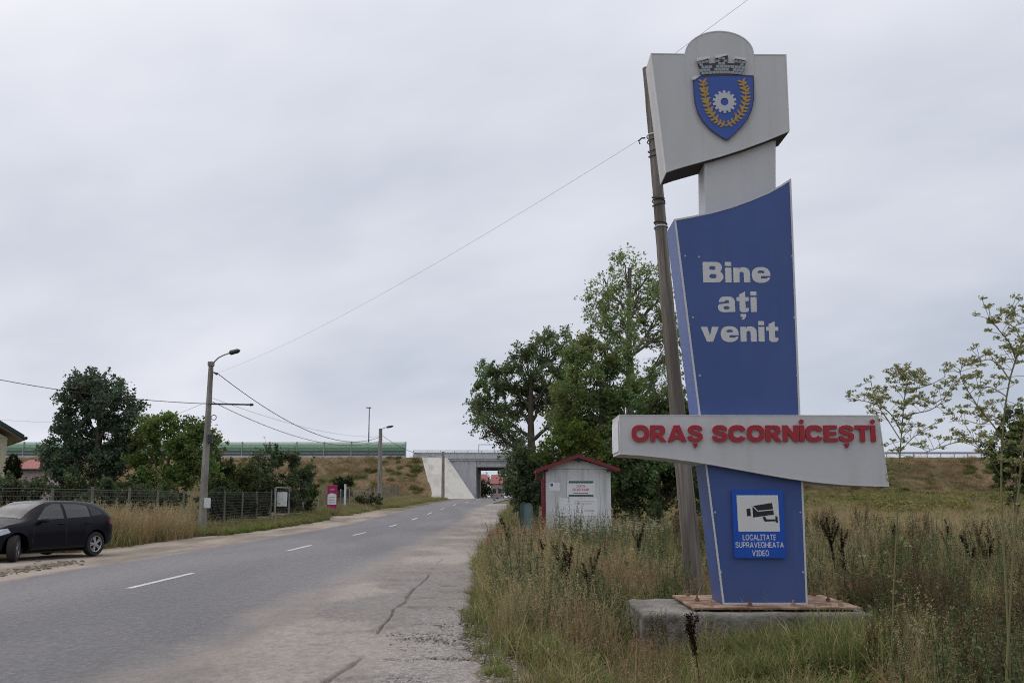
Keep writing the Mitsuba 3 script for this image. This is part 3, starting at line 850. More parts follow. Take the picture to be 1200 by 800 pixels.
part(L1, "dark_box", cbox(c[0] - 0.1, c[0] + 0.1, c[1] - .1, c[1] + .1, c[2] - 0.2, c[2] + 0.2, 0.02), "dark_metal_mat")
c = P(243, 589, YP - 0.25)
part(L1, "meter_box", cbox(c[0] - 0.12, c[0] + 0.12, c[1] - .1, c[1] + .08, c[2] - 0.22, c[2] + 0.2, 0.02), "panel_mat")
L2 = thing("street_lamp", "slender concrete pole with short lamp arm, farther along the left verge near the pink sign", "street lamp", None)
b2, t2 = lamp_pole(L2, 444.5, 590, 446, 502, 94, [(449, 501.5, .5), (453, 500.5, .8), (461, 499, 1.5)], 0.2, 0.13)
UP = thing("utility_pole", "bare utility pole standing in front of the pale bridge slope", "utility pole")
b3, t3 = lamp_pole(UP, 519, 586, 519.5, 529, 134, None, 0.19, 0.15)


def cable(a, b, sag, label, r=0.012, n=40, extra=0.0):
    t = np.linspace(0, 1 + extra, n)[:, None]
    p = np.asarray(a) + (np.asarray(b) - a) * t
    p[:, 2] -= (4 * sag * t * (1 - t))[:, 0]
    return single("overhead_cable", tube(p, r, 4), "cable_mat", label, "cable", smooth=True)


wa = P(752, 162, YW - 0.1)
wtop = P(254.5, 437, YP - 0.2)
cable(wa, wtop, 0.35, "long thin overhead cable crossing the road from wooden pole to street lamp", 0.0027)
cable(pa + (0.02, -0.02, -0.1), (14.6, -12.4, pa[2] + 0.35), 0.1, "thin cable rising from wooden pole to the top edge above the crest", 0.003)
cable(wtop, P(449, 510, 93.8), 1.55, "upper thick cable running from the near lamp pole to the far lamp pole", 0.020)
cable(P(248, 470, YP), P(449, 515, 93.8), 1.1, "lower sagging cable from the near lamp pole to the far one", 0.015)
cable(P(248, 466, YP), P(447, 511, 93.8), 0.55, "faint thin cable strung between the two lamp poles", 0.007)
cable(pa_, P(-60, 432.5, 38.0), 0.25, "dark cable leading from the near lamp pole past the dark tree out left", 0.014)
cable(P(246, 469, YP), P(120, 506, 70), 0.3, "thin service cable slanting down behind the left trees", 0.007)
cable(P(449, 511, 93.8), P(519.5, 532, 134), 0.8, "cable from the far lamp pole to the bare pole by the bridge", 0.022)
cable(P(-40, 488, 60), P(245, 489, 46), 0.3, "lowest faint cable on the far left above the house eave", 0.005)

# ------------------------------------------------------------------ wire fence, gate, boards
XF = -14.0


def mesh_panel(y0, y1, z0f, h, x):
    """Welded wire between two posts."""
    ms = []
    for z in np.linspace(0.08, h - 0.03, 11):
        ms.append(tube([(x, y0, z0f(y0) + z), (x, y1, z0f(y1) + z)], 0.006, 3, cap=False))
    for y in np.linspace(y0, y1, 16)[1:-1]:
        ms.append(tube([(x, y, z0f(y) + 0.05), (x, y, z0f(y) + h)], 0.006, 3, cap=False))
    return cat(*ms)


gz = lambda y: float(ground_z(XF, y))
fe = thing("wire_fence", "wire mesh fence on grey concrete posts behind the car and left lamp pole", "fence")
ys = np.arange(21.3, 58.6, 3.1)
for i, y in enumerate(ys):
    lean = 0.03 * math.sin(i * 2.7)
    h = 1.62 + 0.06 * math.sin(i * 1.7)
    part(fe, "post", tube([(XF, y, gz(y) - 0.2), (XF + lean, y + lean, gz(y) + h)], [0.060, 0.048], 4), "post_mat")
    if i + 1 < len(ys):
        part(fe, "mesh_panel", mesh_panel(y + 0.06, ys[i + 1] - 0.06, gz, 1.5, XF - 0.02), "wire_mat")
part(fe, "top_wire", tube([(XF, y, gz(y) + 1.55) for y in ys], 0.010, 4), "wire_mat")
ga_ = thing("wire_gate", "grey framed wire gate at the end of the near fence, white board on it", "gate")
y0, y1 = 59.6, 67.5
for y in (y0, 63.3, y1):
    part(ga_, "post", tube([(XF, y, gz(y) - 0.2), (XF, y, gz(y) + 1.85)], 0.06, 4), "galvanised_mat")
part(ga_, "frame", cat(*[tube([(XF + 0.02, y0, gz(y) + z), (XF + 0.02, y1, gz(y) + z)], 0.03, 4) for z in (0.15, 1.75)]), "galvanised_mat")
part(ga_, "mesh_panel", mesh_panel(y0, 63.3, gz, 1.7, XF), "wire_mat")
part(ga_, "mesh_panel", mesh_panel(63.3, y1, gz, 1.7, XF), "wire_mat")
wb = P(330.5, 585, 60.6)
nbd = thing("notice_board", "blank white notice board hung on the wire gate", "notice board")
part(nbd, "board", cbox(-14.15, -13.55, 60.55, 60.62, PZ(593, 60.6), PZ(576.5, 60.6), 0.01).apply_translation((wb[0] + 13.85, 0, 0)), "paper_mat")
part(nbd, "printed_mark", box(wb[0] - 0.25, wb[0] - 0.05, 60.54, 60.547, PZ(590, 60.6), PZ(589, 60.6)), "print_grey_mat")
f2 = thing("wire_fence", "farther low wire fence between the pink sign and the embankment", "fence")
ys = np.concatenate([np.arange(71.5, 88, 2.4), np.arange(88, 128, 3.2)])
gz2 = lambda y: float(ground_z(-14.2, y))
for i, y in enumerate(ys):
    part(f2, "post", tube([(-14.2, y, gz2(y) - 0.2), (-14.2, y, gz2(y) + 1.55)], 0.05, 4), "pole_mat")
    if i + 1 < len(ys):
        part(f2, "mesh_panel", mesh_panel(y + 0.05, ys[i + 1] - 0.05, gz2, 1.45, -14.2), "wire_mat")
part(f2, "gate_post", tube([(-14.0, 84.5, gz2(84) - 0.2), (-14.0, 84.5, gz2(84) + 1.95)], 0.09, 4), "end_white_mat")
ps = thing("advert_sign", "magenta upright advertising sign with white oval panel beside the farther fence", "sign")
Ys = 75.5
x0, x1 = PX(383.3, 580, Ys), PX(394.8, 580, Ys)
part(ps, "board", cbox(x0, x1, Ys, Ys + 0.1, PZ(596, Ys), PZ(568.2, Ys), 0.02), "magenta_mat")
ov = shapely.Polygon([(x0 + 0.04, PZ(591, Ys)), (x1 - 0.04, PZ(591, Ys)), (x1 - 0.04, PZ(580.5, Ys)), (x0 + 0.04, PZ(580.5, Ys))]).union(affinity.scale(shapely.Point((x0 + x1) / 2, PZ(580.5, Ys)).buffer((x1 - x0) / 2 - 0.04), 1, 0.55))
part(ps, "white_panel", prism(ov, Ys - 0.006, Ys - 0.001), "paper_mat")
part(ps, "printed_lines", cat(*[box(x0 + 0.15, x1 - 0.15, Ys - 0.011, Ys - 0.007, PZ(v_ + 1, Ys), PZ(v_, Ys)) for v_ in (582, 585, 588)], box(x0 + 0.2, x1 - 0.2, Ys - 0.005, Ys - 0.001, PZ(574, Ys), PZ(572.6, Ys))), "print_grey_mat")
for x in (x0 + 0.1, x1 - 0.1):
    part(ps, "post", tube([(x, Ys + 0.05, 0.2), (x, Ys + 0.05, PZ(594, Ys))], 0.03, 5), "galvanised_mat")

# ------------------------------------------------------------------ shed
SYd = 34.5
sx0, sx1 = PX(638.5, 575, SYd), PX(716, 575, SYd)
ez, pz = PZ(549.5, SYd), PZ(535.5, SYd)
sd = thing("shed", "small white metal panel shed with dark red gable roof in the tall grass", "shed")
xm = (sx0 + sx1) / 2
gzs = -0.5
nb_ = 6
for i in range(nb_):
    a, b = sx0 + (sx1 - sx0) * i / nb_, sx0 + (sx1 - sx0) * (i + 1) / nb_
    part(sd, "wall_panel", cbox(a + 0.002, b - 0.002, SYd, SYd + 0.05, gzs, ez, 0.006), "panel_mat")
part(sd, "wall", cat(box(sx1 - 0.05, sx1, SYd + 0.052, SYd + 2.6, gzs, ez), box(sx0 + 0.05, sx1 - 0.052, SYd + 2.55, SYd + 2.6, gzs, ez)), "panel_mat")
part(sd, "side_wall", box(sx0, sx0 + 0.05, SYd + 0.052, SYd + 2.6, gzs, ez), "roof_red_mat", label="dark red left side wall")
part(sd, "gable", prism(Polygon([(sx0 + 0.02, ez + 0.012), (sx1 - 0.02, ez + 0.012), (xm, pz - 0.06)]), SYd - 0.012, SYd + 0.04), "panel_mat")
part(sd, "corner_trim", cat(box(sx0 - 0.03, sx0 + 0.03, SYd - 0.02, SYd - 0.002, gzs, ez)), "roof_red_mat")
el_ = np.array([PX(627.5, 552, SYd), PZ(552.5, SYd)])
er_ = np.array([PX(725.5, 550, SYd), PZ(551, SYd)])
top = np.array([xm, pz + 0.02])
rf = part(sd, "roof", cat(prism(Polygon([el_, top, top + (0, 0.05), el_ + (0, 0.05)]), SYd - 0.28, SYd + 2.9), prism(Polygon([er_, top + (0.002, 0), top + (0.002, 0.05), er_ + (0, 0.05)]), SYd - 0.28, SYd + 2.9)), "roof_red_mat")
part(sd, "barge_board", cat(prism(Polygon([el_ - (0, 0.05), top - (0, 0.05), top + (0, 0.07), el_ + (0, 0.07)]), SYd - 0.31, SYd - 0.283), prism(Polygon([er_ - (0, 0.05), top - (-0.002, 0.05), top + (0.002, 0.07), er_ + (0, 0.07)]), SYd - 0.31, SYd - 0.283)), "roof_red_mat")
for u, v_ in ((640.5, 549.5), (712.5, 549.5), (662, 536.5), (669, 534.5), (674.5, 536.5), (678, 538)):
    c = P(u, v_ + 1, SYd - 0.02)
    part(sd, "rafter_end", box(c[0] - 0.05, c[0] + 0.05, SYd - 0.27, SYd - 0.014, c[2] - 0.055, c[2] + 0.03), "black_mat")
dn = np.array([PX(633, 560, SYd), SYd - 0.1, 0])
part(sd, "downpipe", tube([(el_[0] + 0.02, SYd - 0.05, el_[1] - 0.04), (el_[0] + 0.03, SYd - 0.05, el_[1] - 0.2), (sx0 - 0.08, SYd - 0.06, ez - 0.35), (sx0 - 0.08, SYd - 0.06, gzs)], 0.045, 8), "roof_red_mat")


def notice(u0, u1, v0, v1, Y, label, lines):
    k = thing("notice", label, "notice")
    a, b = P(u0, v1, Y), P(u1, v0, Y)
    part(k, "sheet", box(a[0], b[0], Y - 0.012, Y - 0.003, a[2], b[2]), "paper_mat")
    return k


n1 = notice(643.5, 656, 565.5, 575, SYd, "small plain white sheet left of the station notice on the shed", 2)
part(n1, "printed_mark", box(PX(645, 568, SYd), PX(648, 568, SYd), SYd - 0.016, SYd - 0.0125, PZ(569.5, SYd), PZ(566.5, SYd)), "print_blue_mat")
n2 = notice(664.5, 697, 563, 582.5, SYd, "white printed notice with red lettering and dark green bands on the shed wall", 3)
part(n2, "green_band", box(PX(666.5, 565, SYd), PX(695.5, 565, SYd), SYd - 0.016, SYd - 0.0125, PZ(566, SYd), PZ(563.2, SYd)), "print_green_mat")
part(n2, "green_band", box(PX(666.5, 580, SYd), PX(695.5, 580, SYd), SYd - 0.016, SYd - 0.0125, PZ(581.6, SYd), PZ(579.2, SYd)), "print_green_mat")
text_on("STATIA", 675.5, 686, 570.7, 567.6, SYd, 0.003, n2, "letter", "print_red_mat", 0.03, 0.1, 0.0125, 0.4, False)
text_on("DE BETOANE", 671, 690.5, 574.9, 571.9, SYd, 0.003, n2, "letter", "print_red_mat", 0.03, 0.1, 0.0125, 0.4, False)
part(n2, "printed_line", box(PX(672, 577, SYd), PX(689, 577, SYd), SYd - 0.0155, SYd - 0.0125, PZ(578, SYd), PZ(577.1, SYd)), "print_red_mat")
n3 = notice(655.5, 700, 583.2, 604, SYd, "large faded white sheet low on the shed wall behind the grass", 3)
part(n3, "printed_line", cat(*[box(PX(a, 590, SYd), PX(b, 590, SYd), SYd - 0.0155, SYd - 0.0125, PZ(v_ + 0.6, SYd), PZ(v_, SYd)) for a, b, v_ in ((674, 697, 587), (672, 694, 589.5), (685, 696, 597), (685, 697, 598.6))]), "print_grey_mat")

for u0, u1, v1, v0, Y, lab in ((609.5, 618, 606, 587.5, 33.9, "dark teal waste bin beside the shed, the rear and left one"), (614.5, 624.2, 606, 588.5, 33.0, "grey-green waste bin with rounded front beside the shed, the front one")):
    k = thing("waste_bin", lab, "bin", "waste bins left of the shed")
    a, b = P(u0, v1, Y), P(u1, v0, Y)
    gz_ = float(ground_z(a[0], Y))
    w_ = b[0] - a[0]
    front = sbox(a[0] + 0.015, gz_, b[0] - 0.015, b[2] - 0.16).union(affinity.scale(shapely.Point((a[0] + b[0]) / 2, b[2] - 0.17).buffer(w_ / 2 - 0.015), 1, 0.16 / (w_ / 2)))
    part(k, "body", prism(front, Y, Y + 0.32), "bin_mat" if Y > 33.5 else "bin_front_mat")
    part(k, "rim", prism(front.buffer(0.018).difference(front.buffer(-0.012)), Y - 0.02, Y - 0.002), "bin_front_mat" if Y < 33.5 else "bin_mat")

kb = noisy(cbox(-0.02, 0.10, 8.9, 9.9, -0.25, 0.0, 0.02).subdivide().subdivide().subdivide(), 0.012, 6, 5)
kb.apply_transform(trimesh.transformations.rotation_matrix(0.05, [0, 0, 1], [0, 9.2, 0]))
single("kerb_stone", kb, "old_concrete_mat", "old concrete kerb stone half sunk in the grass edge at the bottom", "kerb stone", smooth=40)

# ------------------------------------------------------------------ houses
ROTH = trimesh.transformations.rotation_matrix(math.radians(33), [0, 0, 1], [PX(28.5, 514, 52.0), 52.0, 0])
hs = thing("house", "cream house with dark green roof edge at the left picture edge", "house")
YHs = 52.0
ex, ezz = PX(28.5, 514, YHs), PZ(514, YHs)
wx = PX(11, 530, YHs)
part(hs, "wall", xf(box(wx - 9, wx, YHs + 0.6, YHs + 9, 0, ezz + 0.05), ROTH), "house_wall_mat")
rx_, rz_ = wx - 4.5, ezz + (ex - (wx - 4.5)) * 0.60
part(hs, "gable", xf(prism(Polygon([(wx - 9, ezz + 0.06), (wx, ezz + 0.06), (rx_, rz_ - 0.5)]), YHs + 0.6, YHs + 0.9), ROTH), "house_wall_mat")
lx_ = 2 * rx_ - ex
part(hs, "roof", xf(cat(prism(Polygon([(ex, ezz), (rx_, rz_), (rx_, rz_ + 0.22), (ex, ezz + 0.2)]), YHs, YHs + 9.4), prism(Polygon([(lx_, ezz), (rx_ - 0.002, rz_), (rx_ - 0.002, rz_ + 0.22), (lx_, ezz + 0.2)]), YHs, YHs + 9.4)), ROTH), "roof_green_mat")
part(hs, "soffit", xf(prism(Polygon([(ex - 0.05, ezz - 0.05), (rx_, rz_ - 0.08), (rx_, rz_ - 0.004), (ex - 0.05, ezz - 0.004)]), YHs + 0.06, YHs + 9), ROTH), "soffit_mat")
part(hs, "gutter", xf(tube([(ex + 0.08, YHs, ezz + 0.04), (ex + 0.08, YHs + 9.4, ezz + 0.04)], 0.09, 6), ROTH), "roof_green_mat")
Yg = 75.0
oh = thing("outbuilding", "low outbuilding with green gutter and red roof glimpsed left of the dark tree", "outbuilding")
a, b = P(14, 566, Yg), P(52, 548, Yg)
part(oh, "wall", box(a[0], b[0], Yg, Yg + 5, 0, b[2] - 0.1), "house_far_mat")
part(oh, "roof", trimesh.convex.convex_hull(np.array([[a[0] - 0.3, Yg - 0.3, b[2] - 0.15], [b[0] + 0.3, Yg - 0.3, b[2] - 0.15], [a[0] - 0.3, Yg + 5, b[2] - 0.15], [b[0] + 0.3, Yg + 5, b[2] - 0.15], [a[0], Yg + 2.5, PZ(537, Yg)], [b[0], Yg + 2.5, PZ(537, Yg)]])), "tile_red_mat")
part(oh, "gutter", tube([(a[0] - 0.3, Yg - 0.38, b[2] - 0.12), (b[0] + 0.4, Yg - 0.38, b[2] - 0.12)], 0.08, 6), "roof_green_mat")
Yf = 235.0
for (u0, u1, lab, hh) in ((553, 572, "pinkish house with red tiled roof seen through the bridge opening, left one", 0), (574, 592, "red roofed house seen through the bridge opening, right one", 6)):
    fh = thing("far_house", lab, "house")
    a, b = PX(u0, 570, Yf + hh), PX(u1, 570, Yf + hh)
    zt = PZ(566, Yf)
    part(fh, "wall", box(a + 0.3, b - 0.3, Yf + hh, Yf + hh + 7, 1.2, zt), "house_far_mat")
    part(fh, "roof", trimesh.convex.convex_hull(np.array([[a, Yf + hh - 0.4, zt], [b, Yf + hh - 0.4, zt], [a, Yf + hh + 7.4, zt], [b, Yf + hh + 7.4, zt], [a + .3, Yf + hh + 3.5, zt + 2.2], [b - .3, Yf + hh + 3.5, zt + 2.2]])), "tile_red_mat")
    for q in (0.3, 0.65):
        part(fh, "window", box(a + (b - a) * q - 0.4, a + (b - a) * q + 0.4, Yf + hh - 0.03, Yf + hh - 0.001, 2.6, 3.7), "window_dark_mat")

# ------------------------------------------------------------------ the car (local: x forward from the rear bumper, y left, z up)
def interp(x, xs, ys):
    from scipy.interpolate import PchipInterpolator
    return PchipInterpolator(xs, ys)(x)


def car_sections(x):
    top = interp(x, [0, .05, .20, .38, .75, 1.3, 1.9, 2.35, 2.75, 3.15, 3.35, 3.75, 4.05, 4.2, 4.26], [.88, 1.00, 1.27, 1.385, 1.435, 1.465, 1.47, 1.435, 1.285, 1.045, .985, .90, .79, .68, .5])
    W = interp(x, [0, .12, .45, 1.0, 2.9, 3.5, 3.85, 4.1, 4.22, 4.26], [.66, .80, .885, .90, .90, .885, .82, .66, .50, .38])
    belt = np.minimum(interp(x, [0, .5, 1.5, 3.1, 3.6, 4.26], [.98, 1.03, .98, .93, .88, .48]), top - 0.035)
    bot = interp(x, [0, .3, .9, 3.4, 3.9, 4.26], [.34, .24, .19, .19, .2, .27])
    yr = interp(x, [0, .3, .8, 1.6, 2.3, 2.8, 3.2, 3.6, 4.26], [.52, .53, .575, .60, .59, .60, .66, .66, .30])
    yr = np.minimum(yr, W * 0.95)
    o = np.zeros((len(x), 11, 2))
    o[:, 0] = np.stack([0 * x, bot], 1)
    o[:, 1] = np.stack([W * .80, bot], 1)
    o[:, 2] = np.stack([W * .96, bot + 0.07], 1)
    o[:, 3] = np.stack([W * .985, bot * .5 + .25], 1)
    o[:, 4] = np.stack([W * 1.0, np.minimum(.62, belt - 0.1)], 1)
    o[:, 5] = np.stack([W * .985, np.minimum(.80, belt - 0.05)], 1)
    o[:, 6] = np.stack([W * .955, belt], 1)
    mid = belt * .45 + (top - 0.05) * .55
    o[:, 7] = np.stack([W * .955 * .45 + yr * .55 + .02, mid], 1)
    o[:, 8] = np.stack([yr, np.maximum(top - 0.055, mid + 0.002)], 1)
    o[:, 9] = np.stack([yr * .72, top - 0.012], 1)
    o[:, 10] = np.stack([0 * x, top], 1)
    return o


xs = np.unique(np.concatenate([np.linspace(0, .35, 12), np.linspace(.35, 3.9, 60), np.linspace(3.9, 4.26, 12)]))
S = car_sections(xs)
ring = np.concatenate([S, S[:, 1:-1][:, ::-1] * [-1, 1]], 1)
nr = ring.shape[1]
v = np.concatenate([np.repeat(xs[:, None, None], nr, 1), ring], -1).reshape(-1, 3)
f = []
for i in range(len(xs) - 1):
    for j in range(nr):
        a, b = i * nr + j, i * nr + (j + 1) % nr
        f += [(a, a + nr, b + nr), (a, b + nr, b)]
for i, s in ((0, 1), (len(xs) - 1, -1)):
    for j in range(1, nr - 1):
        f.append((i * nr, i * nr + j, i * nr + j + 1)[::s])
shell = trimesh.Trimesh(v, f, process=False)
if shell.volume < 0:
    shell.invert()
man = m3.Manifold(m3.Mesh(np.asarray(shell.vertices, np.float32), np.asarray(shell.faces, np.uint32)))
XR, XFr, WR = 0.80, 3.42, 0.318
for xa in (XR, XFr):
    for s in (-1, 1):
        cyl = m3.Manifold.cylinder(0.5, 0.375, 0.375, 40).rotate((90, 0, 0)).translate((xa, s * 0.78 + 0.25, WR + 0.005))
        man = man - cyl
body_m = man.to_mesh()
body_t = trimesh.Trimesh(body_m.vert_properties[:, :3], body_m.tri_verts, process=False)

ca, cb = np.array([PX(108, 652, 27.2), 27.2]), np.array([PX(15, 659, 24.75), 24.75])
hd = (cb - ca) / np.linalg.norm(cb - ca)
ang = math.atan2(hd[1], hd[0])
left = np.array([-hd[1], hd[0]])
org = ca - hd * XR - left * 0.79
cz_ = float(np.mean([ground_z(*(org + hd * a_ + left * b_)) for a_ in (XR, XFr) for b_ in (.79, -.79)])) - 0.012
CAR = T().translate([float(org[0]), float(org[1]), cz_]).rotate([0, 0, 1], math.degrees(ang))
car = thing("parked_car", "black hatchback parked on the sandy verge with front wheels turned", "car")


def cpart(holder, name, mesh, mat, smooth=False, label=None, M=None):
    d = mikit.ply(mesh, mat, smooth=smooth)
    d["to_world"] = CAR if M is None else CAR @ M
    return part(holder, name, d, None, label=label)


cbody = cpart(car, "body", body_t, "car_paint_mat", 32)


def side_y(x, z):
    o = car_sections(np.atleast_1d(np.asarray(x, float)))
    return np.array([np.interp(zz, s[1:9, 1], s[1:9, 0]) for zz, s in zip(np.atleast_1d(z), o)])


def side_patch(poly, s, off=0.006, thick=0.0):
    g = Polygon(poly)
    t = trimesh.creation.triangulate_polygon(g, engine="earcut")
    m = trimesh.Trimesh(np.c_[t[0], np.zeros(len(t[0]))], t[1], process=False)
    for _ in range(4):
        m = m.subdivide()
    x, z = m.vertices[:, 0], m.vertices[:, 1]
    m.vertices = np.stack([x, s * (side_y(x, z) + off), z + off * 0.4], 1)
    if s > 0:
        m.invert()
    return m


glass_polys = {"front_side_window": [(2.80, .985), (1.93, 1.005), (1.91, 1.375), (2.15, 1.375), (2.40, 1.29)], "rear_side_window": [(1.83, 1.01), (1.02, 1.04), (1.00, 1.315), (1.35, 1.365), (1.81, 1.375)],
               "quarter_window": [(.97, 1.045), (.52, 1.095), (.60, 1.20), (.95, 1.305)]}
for s in (1, -1):
    for nme, q in glass_polys.items():
        cpart(car, nme, side_patch(q, s), "car_glass_mat" if nme != "quarter_window" else "car_plastic_mat", True)
    for seam in ([(2.90, .95), (2.88, .95), (2.95, .40), (2.97, .40)], [(1.885, .99), (1.865, .99), (1.845, .30), (1.865, .30)], [(1.02, 1.02), (1.00, 1.02), (1.16, .62), (1.18, .62)], [(2.95, .315), (2.95, .30), (1.2, .30), (1.2, .315)]):
        cpart(car, "door_seam", side_patch(seam, s, 0.003), "black_mat")
    for hx in (2.02, 1.12):
        yy = s * (float(side_y(hx, .86)[0]) + 0.018)
        h = cbox(hx - .09, hx + .09, yy - .014, yy + .014, .855, .885, .008)
        cpart(car, "door_handle", h, "car_paint_mat")
    mir = trimesh.creation.icosphere(3)
    mir.apply_transform(np.diag([.085, .125, .075, 1]))
    mir.apply_translation((2.68, s * 1.0, .985))
    mr = cpart(car, "wing_mirror", mir, "car_plastic_mat", True)
    cpart(mr, "mirror_arm", box(2.63, 2.70, s * .84, s * .95, .93, .965), "car_plastic_mat")
    cpart(car, "headlight", side_patch([(3.62, .70), (3.98, .60), (4.06, .66), (3.98, .76), (3.7, .80)], s, 0.005), "lamp_clear_mat", True)
    cpart(car, "tail_light", side_patch([(.42, .98), (.08, .90), (.05, .80), (.30, .84)], s, 0.005), "lamp_red_mat", True)
    cpart(car, "sill_trim", side_patch([(3.0, .245), (1.2, .245), (1.2, .285), (3.0, .285)], s, 0.008), "car_plastic_mat", True)


def top_patch(x0, x1, yf, off):
    X_, K = np.meshgrid(np.linspace(x0, x1, 14), np.linspace(-1, 1, 15))
    o = car_sections(X_.ravel())
    y = (K.ravel()) * np.array([yf] * X_.size) * o[:, 8, 0]
    z = np.array([np.interp(abs(b), s[8:, 0][::-1], s[8:, 1][::-1]) for b, s in zip(y, o)])
    v, f = grid_mesh(np.arange(14), np.arange(15), lambda a, b: a * 0)
    return trimesh.Trimesh(np.stack([X_.ravel() + off * .5, y, z + off], 1), f, process=False)


cpart(car, "windscreen", top_patch(2.36, 3.14, 0.95, 0.007), "car_glass_mat", True)
cpart(car, "rear_window", top_patch(0.10, 0.40, 0.9, 0.006), "car_glass_mat", True)
tyre = lathe([(0.205, -.095), (0.27, -.105), (0.305, -.095), (0.318, -.06), (0.318, .06), (0.305, .095), (0.27, .105), (0.205, .095), (0.205, -.095)], 36)
tyre.apply_transform(trimesh.transformations.rotation_matrix(math.pi / 2, [1, 0, 0]))
barrel = lathe([(0.206, -.09), (0.206, .09), (0.195, .085), (0.19, -.03), (0.02, -.04), (0.0, -.04)], 36)
barrel.apply_transform(trimesh.transformations.rotation_matrix(math.pi / 2, [1, 0, 0]))
sp_ = []
for i in range(5):
    for dv in (-0.16, 0.16):
        m = trimesh.convex.convex_hull(np.array([[r_, y_, s_ * w_] for r_, w_ in ((.035, .022), (.20, .017)) for s_ in (-1, 1) for y_ in ((.062, .085) if r_ < .1 else (.055, .082))]))
        m.apply_transform(trimesh.transformations.rotation_matrix(2 * math.pi * i / 5 + dv, [0, 1, 0]))
        sp_.append(m)
hub = trimesh.creation.cylinder(.05, .04, sections=16)
hub.apply_transform(trimesh.transformations.rotation_matrix(math.pi / 2, [1, 0, 0]))
hub.apply_translation((0, .075, 0))
lip = lathe([(.188, .08), (.207, .08), (.207, .098), (.188, .092), (.188, .08)], 36)
lip.apply_transform(trimesh.transformations.rotation_matrix(-math.pi / 2, [1, 0, 0]))
face = cat(*sp_, hub, lip)
for xa, steer in ((XR, 0), (XFr, 34)):
    for s in (1, -1):
        M = T().translate([xa, s * 0.79, WR]).rotate([0, 0, 1], steer + (0 if s > 0 else 180))
        w = uniq(car + "__wheel")
        scene[w] = {**mikit.ply(tyre, "tyre_mat", smooth=30), "to_world": CAR @ M}
        cpart(w, "rim_barrel", barrel, "dark_metal_mat", 30, None, M)
        cpart(w, "alloy_rim", face, "rim_mat", False, None, M)
cpart(car, "underbody", box(.9, 3.3, -.7, .7, .16, .3), "black_mat")

# ------------------------------------------------------------------ vegetation
def ribbons(base, direc, length, width, bend, col_b, col_t, seg=3):
    """Grass blades: each a curved strip that narrows to a point. All arguments per blade."""
    n = len(base)
    side = np.stack([-direc[:, 1], direc[:, 0], 0 * direc[:, 0]], 1)
    V, C = [], []
    for i in range(seg):
        t = i / seg
        c = base + np.stack([direc[:, 0] * bend * t * t * length + direc[:, 0] * 0.08 * t * length, direc[:, 1] * bend * t * t * length + direc[:, 1] * 0.08 * t * length, length * (t - 0.45 * np.minimum(bend, 1.2) * t ** 2.5)], 1)
        w = (width * (1 - t * 0.65))[:, None] * side * 0.5
        V += [c - w, c + w]
        C += [col_b * (1 - t) + col_t * t] * 2
    c = base + np.stack([direc[:, 0] * bend * length + direc[:, 0] * 0.08 * length, direc[:, 1] * bend * length + direc[:, 1] * 0.08 * length, length * (1 - 0.45 * np.minimum(bend, 1.2))], 1)
    V.append(c)
    C.append(col_t)
    V, C = np.stack(V, 1), np.stack(C, 1)
    m = 2 * seg + 1
    fl = []
    for i in range(seg - 1):
        fl += [(2 * i, 2 * i + 1, 2 * i + 3), (2 * i, 2 * i + 3, 2 * i + 2)]
    fl.append((2 * seg - 2, 2 * seg - 1, 2 * seg))
    f = (np.array(fl)[None] + (np.arange(n) * m)[:, None, None]).reshape(-1, 3)
    return V.reshape(-1, 3), f, C.reshape(-1, 3)


def leaves(cen, size, col, rng, flat=0.0, asp=1.9):
    """Rhombic leaves with random tilt at the points cen."""
    n = len(cen)
    a = rng.normal(size=(n, 3))
    a[:, 2] *= 1 - flat
    a /= np.linalg.norm(a, axis=1, keepdims=True)
    b = np.cross(a, rng.normal(size=(n, 3)) * [1, 1, 1 - 0.5 * flat] + [0, 0, flat])
    b /= np.linalg.norm(b, axis=1, keepdims=True) + 1e-9
    s = np.broadcast_to(np.asarray(size, float), (n,))[:, None]
    k = np.cross(a, b)
    V = np.stack([cen - a * s * asp / 2, cen + b * s / 2 + k * s * 0.12, cen + a * s * asp / 2, cen - b * s / 2 + k * s * 0.12], 1).reshape(-1, 3)
    i = np.arange(n)[:, None] * 4
    return V, np.vstack([i + [0, 1, 2], i + [0, 2, 3]]), np.repeat(col, 4, 0)


def join(parts):
    v, f, c, o = [], [], [], 0
    for a, b, d in parts:
        v.append(a)
        f.append(b + o)
        c.append(d)
        o += len(a)
    return np.vstack(v), np.vstack(f), np.clip(np.vstack(c), 0.002, 0.95)


def vary(col, n, rng, amt=0.25, hue=0.08):
    c = np.asarray(col, float)[None] * (1 + amt * (rng.random((n, 1)) * 2 - 1))
    return c * (1 + hue * (rng.random((n, 3)) * 2 - 1))


GREEN, GREEN2, OLIVE = (0.165, 0.215, 0.062), (0.120, 0.175, 0.060), (0.235, 0.230, 0.088)
STRAW, BROWN, RUSSET = (0.43, 0.35, 0.195), (0.215, 0.155, 0.095), (0.34, 0.20, 0.13)
BLUEGR, DARKBR = (0.160, 0.195, 0.095), (0.032, 0.02, 0.015)


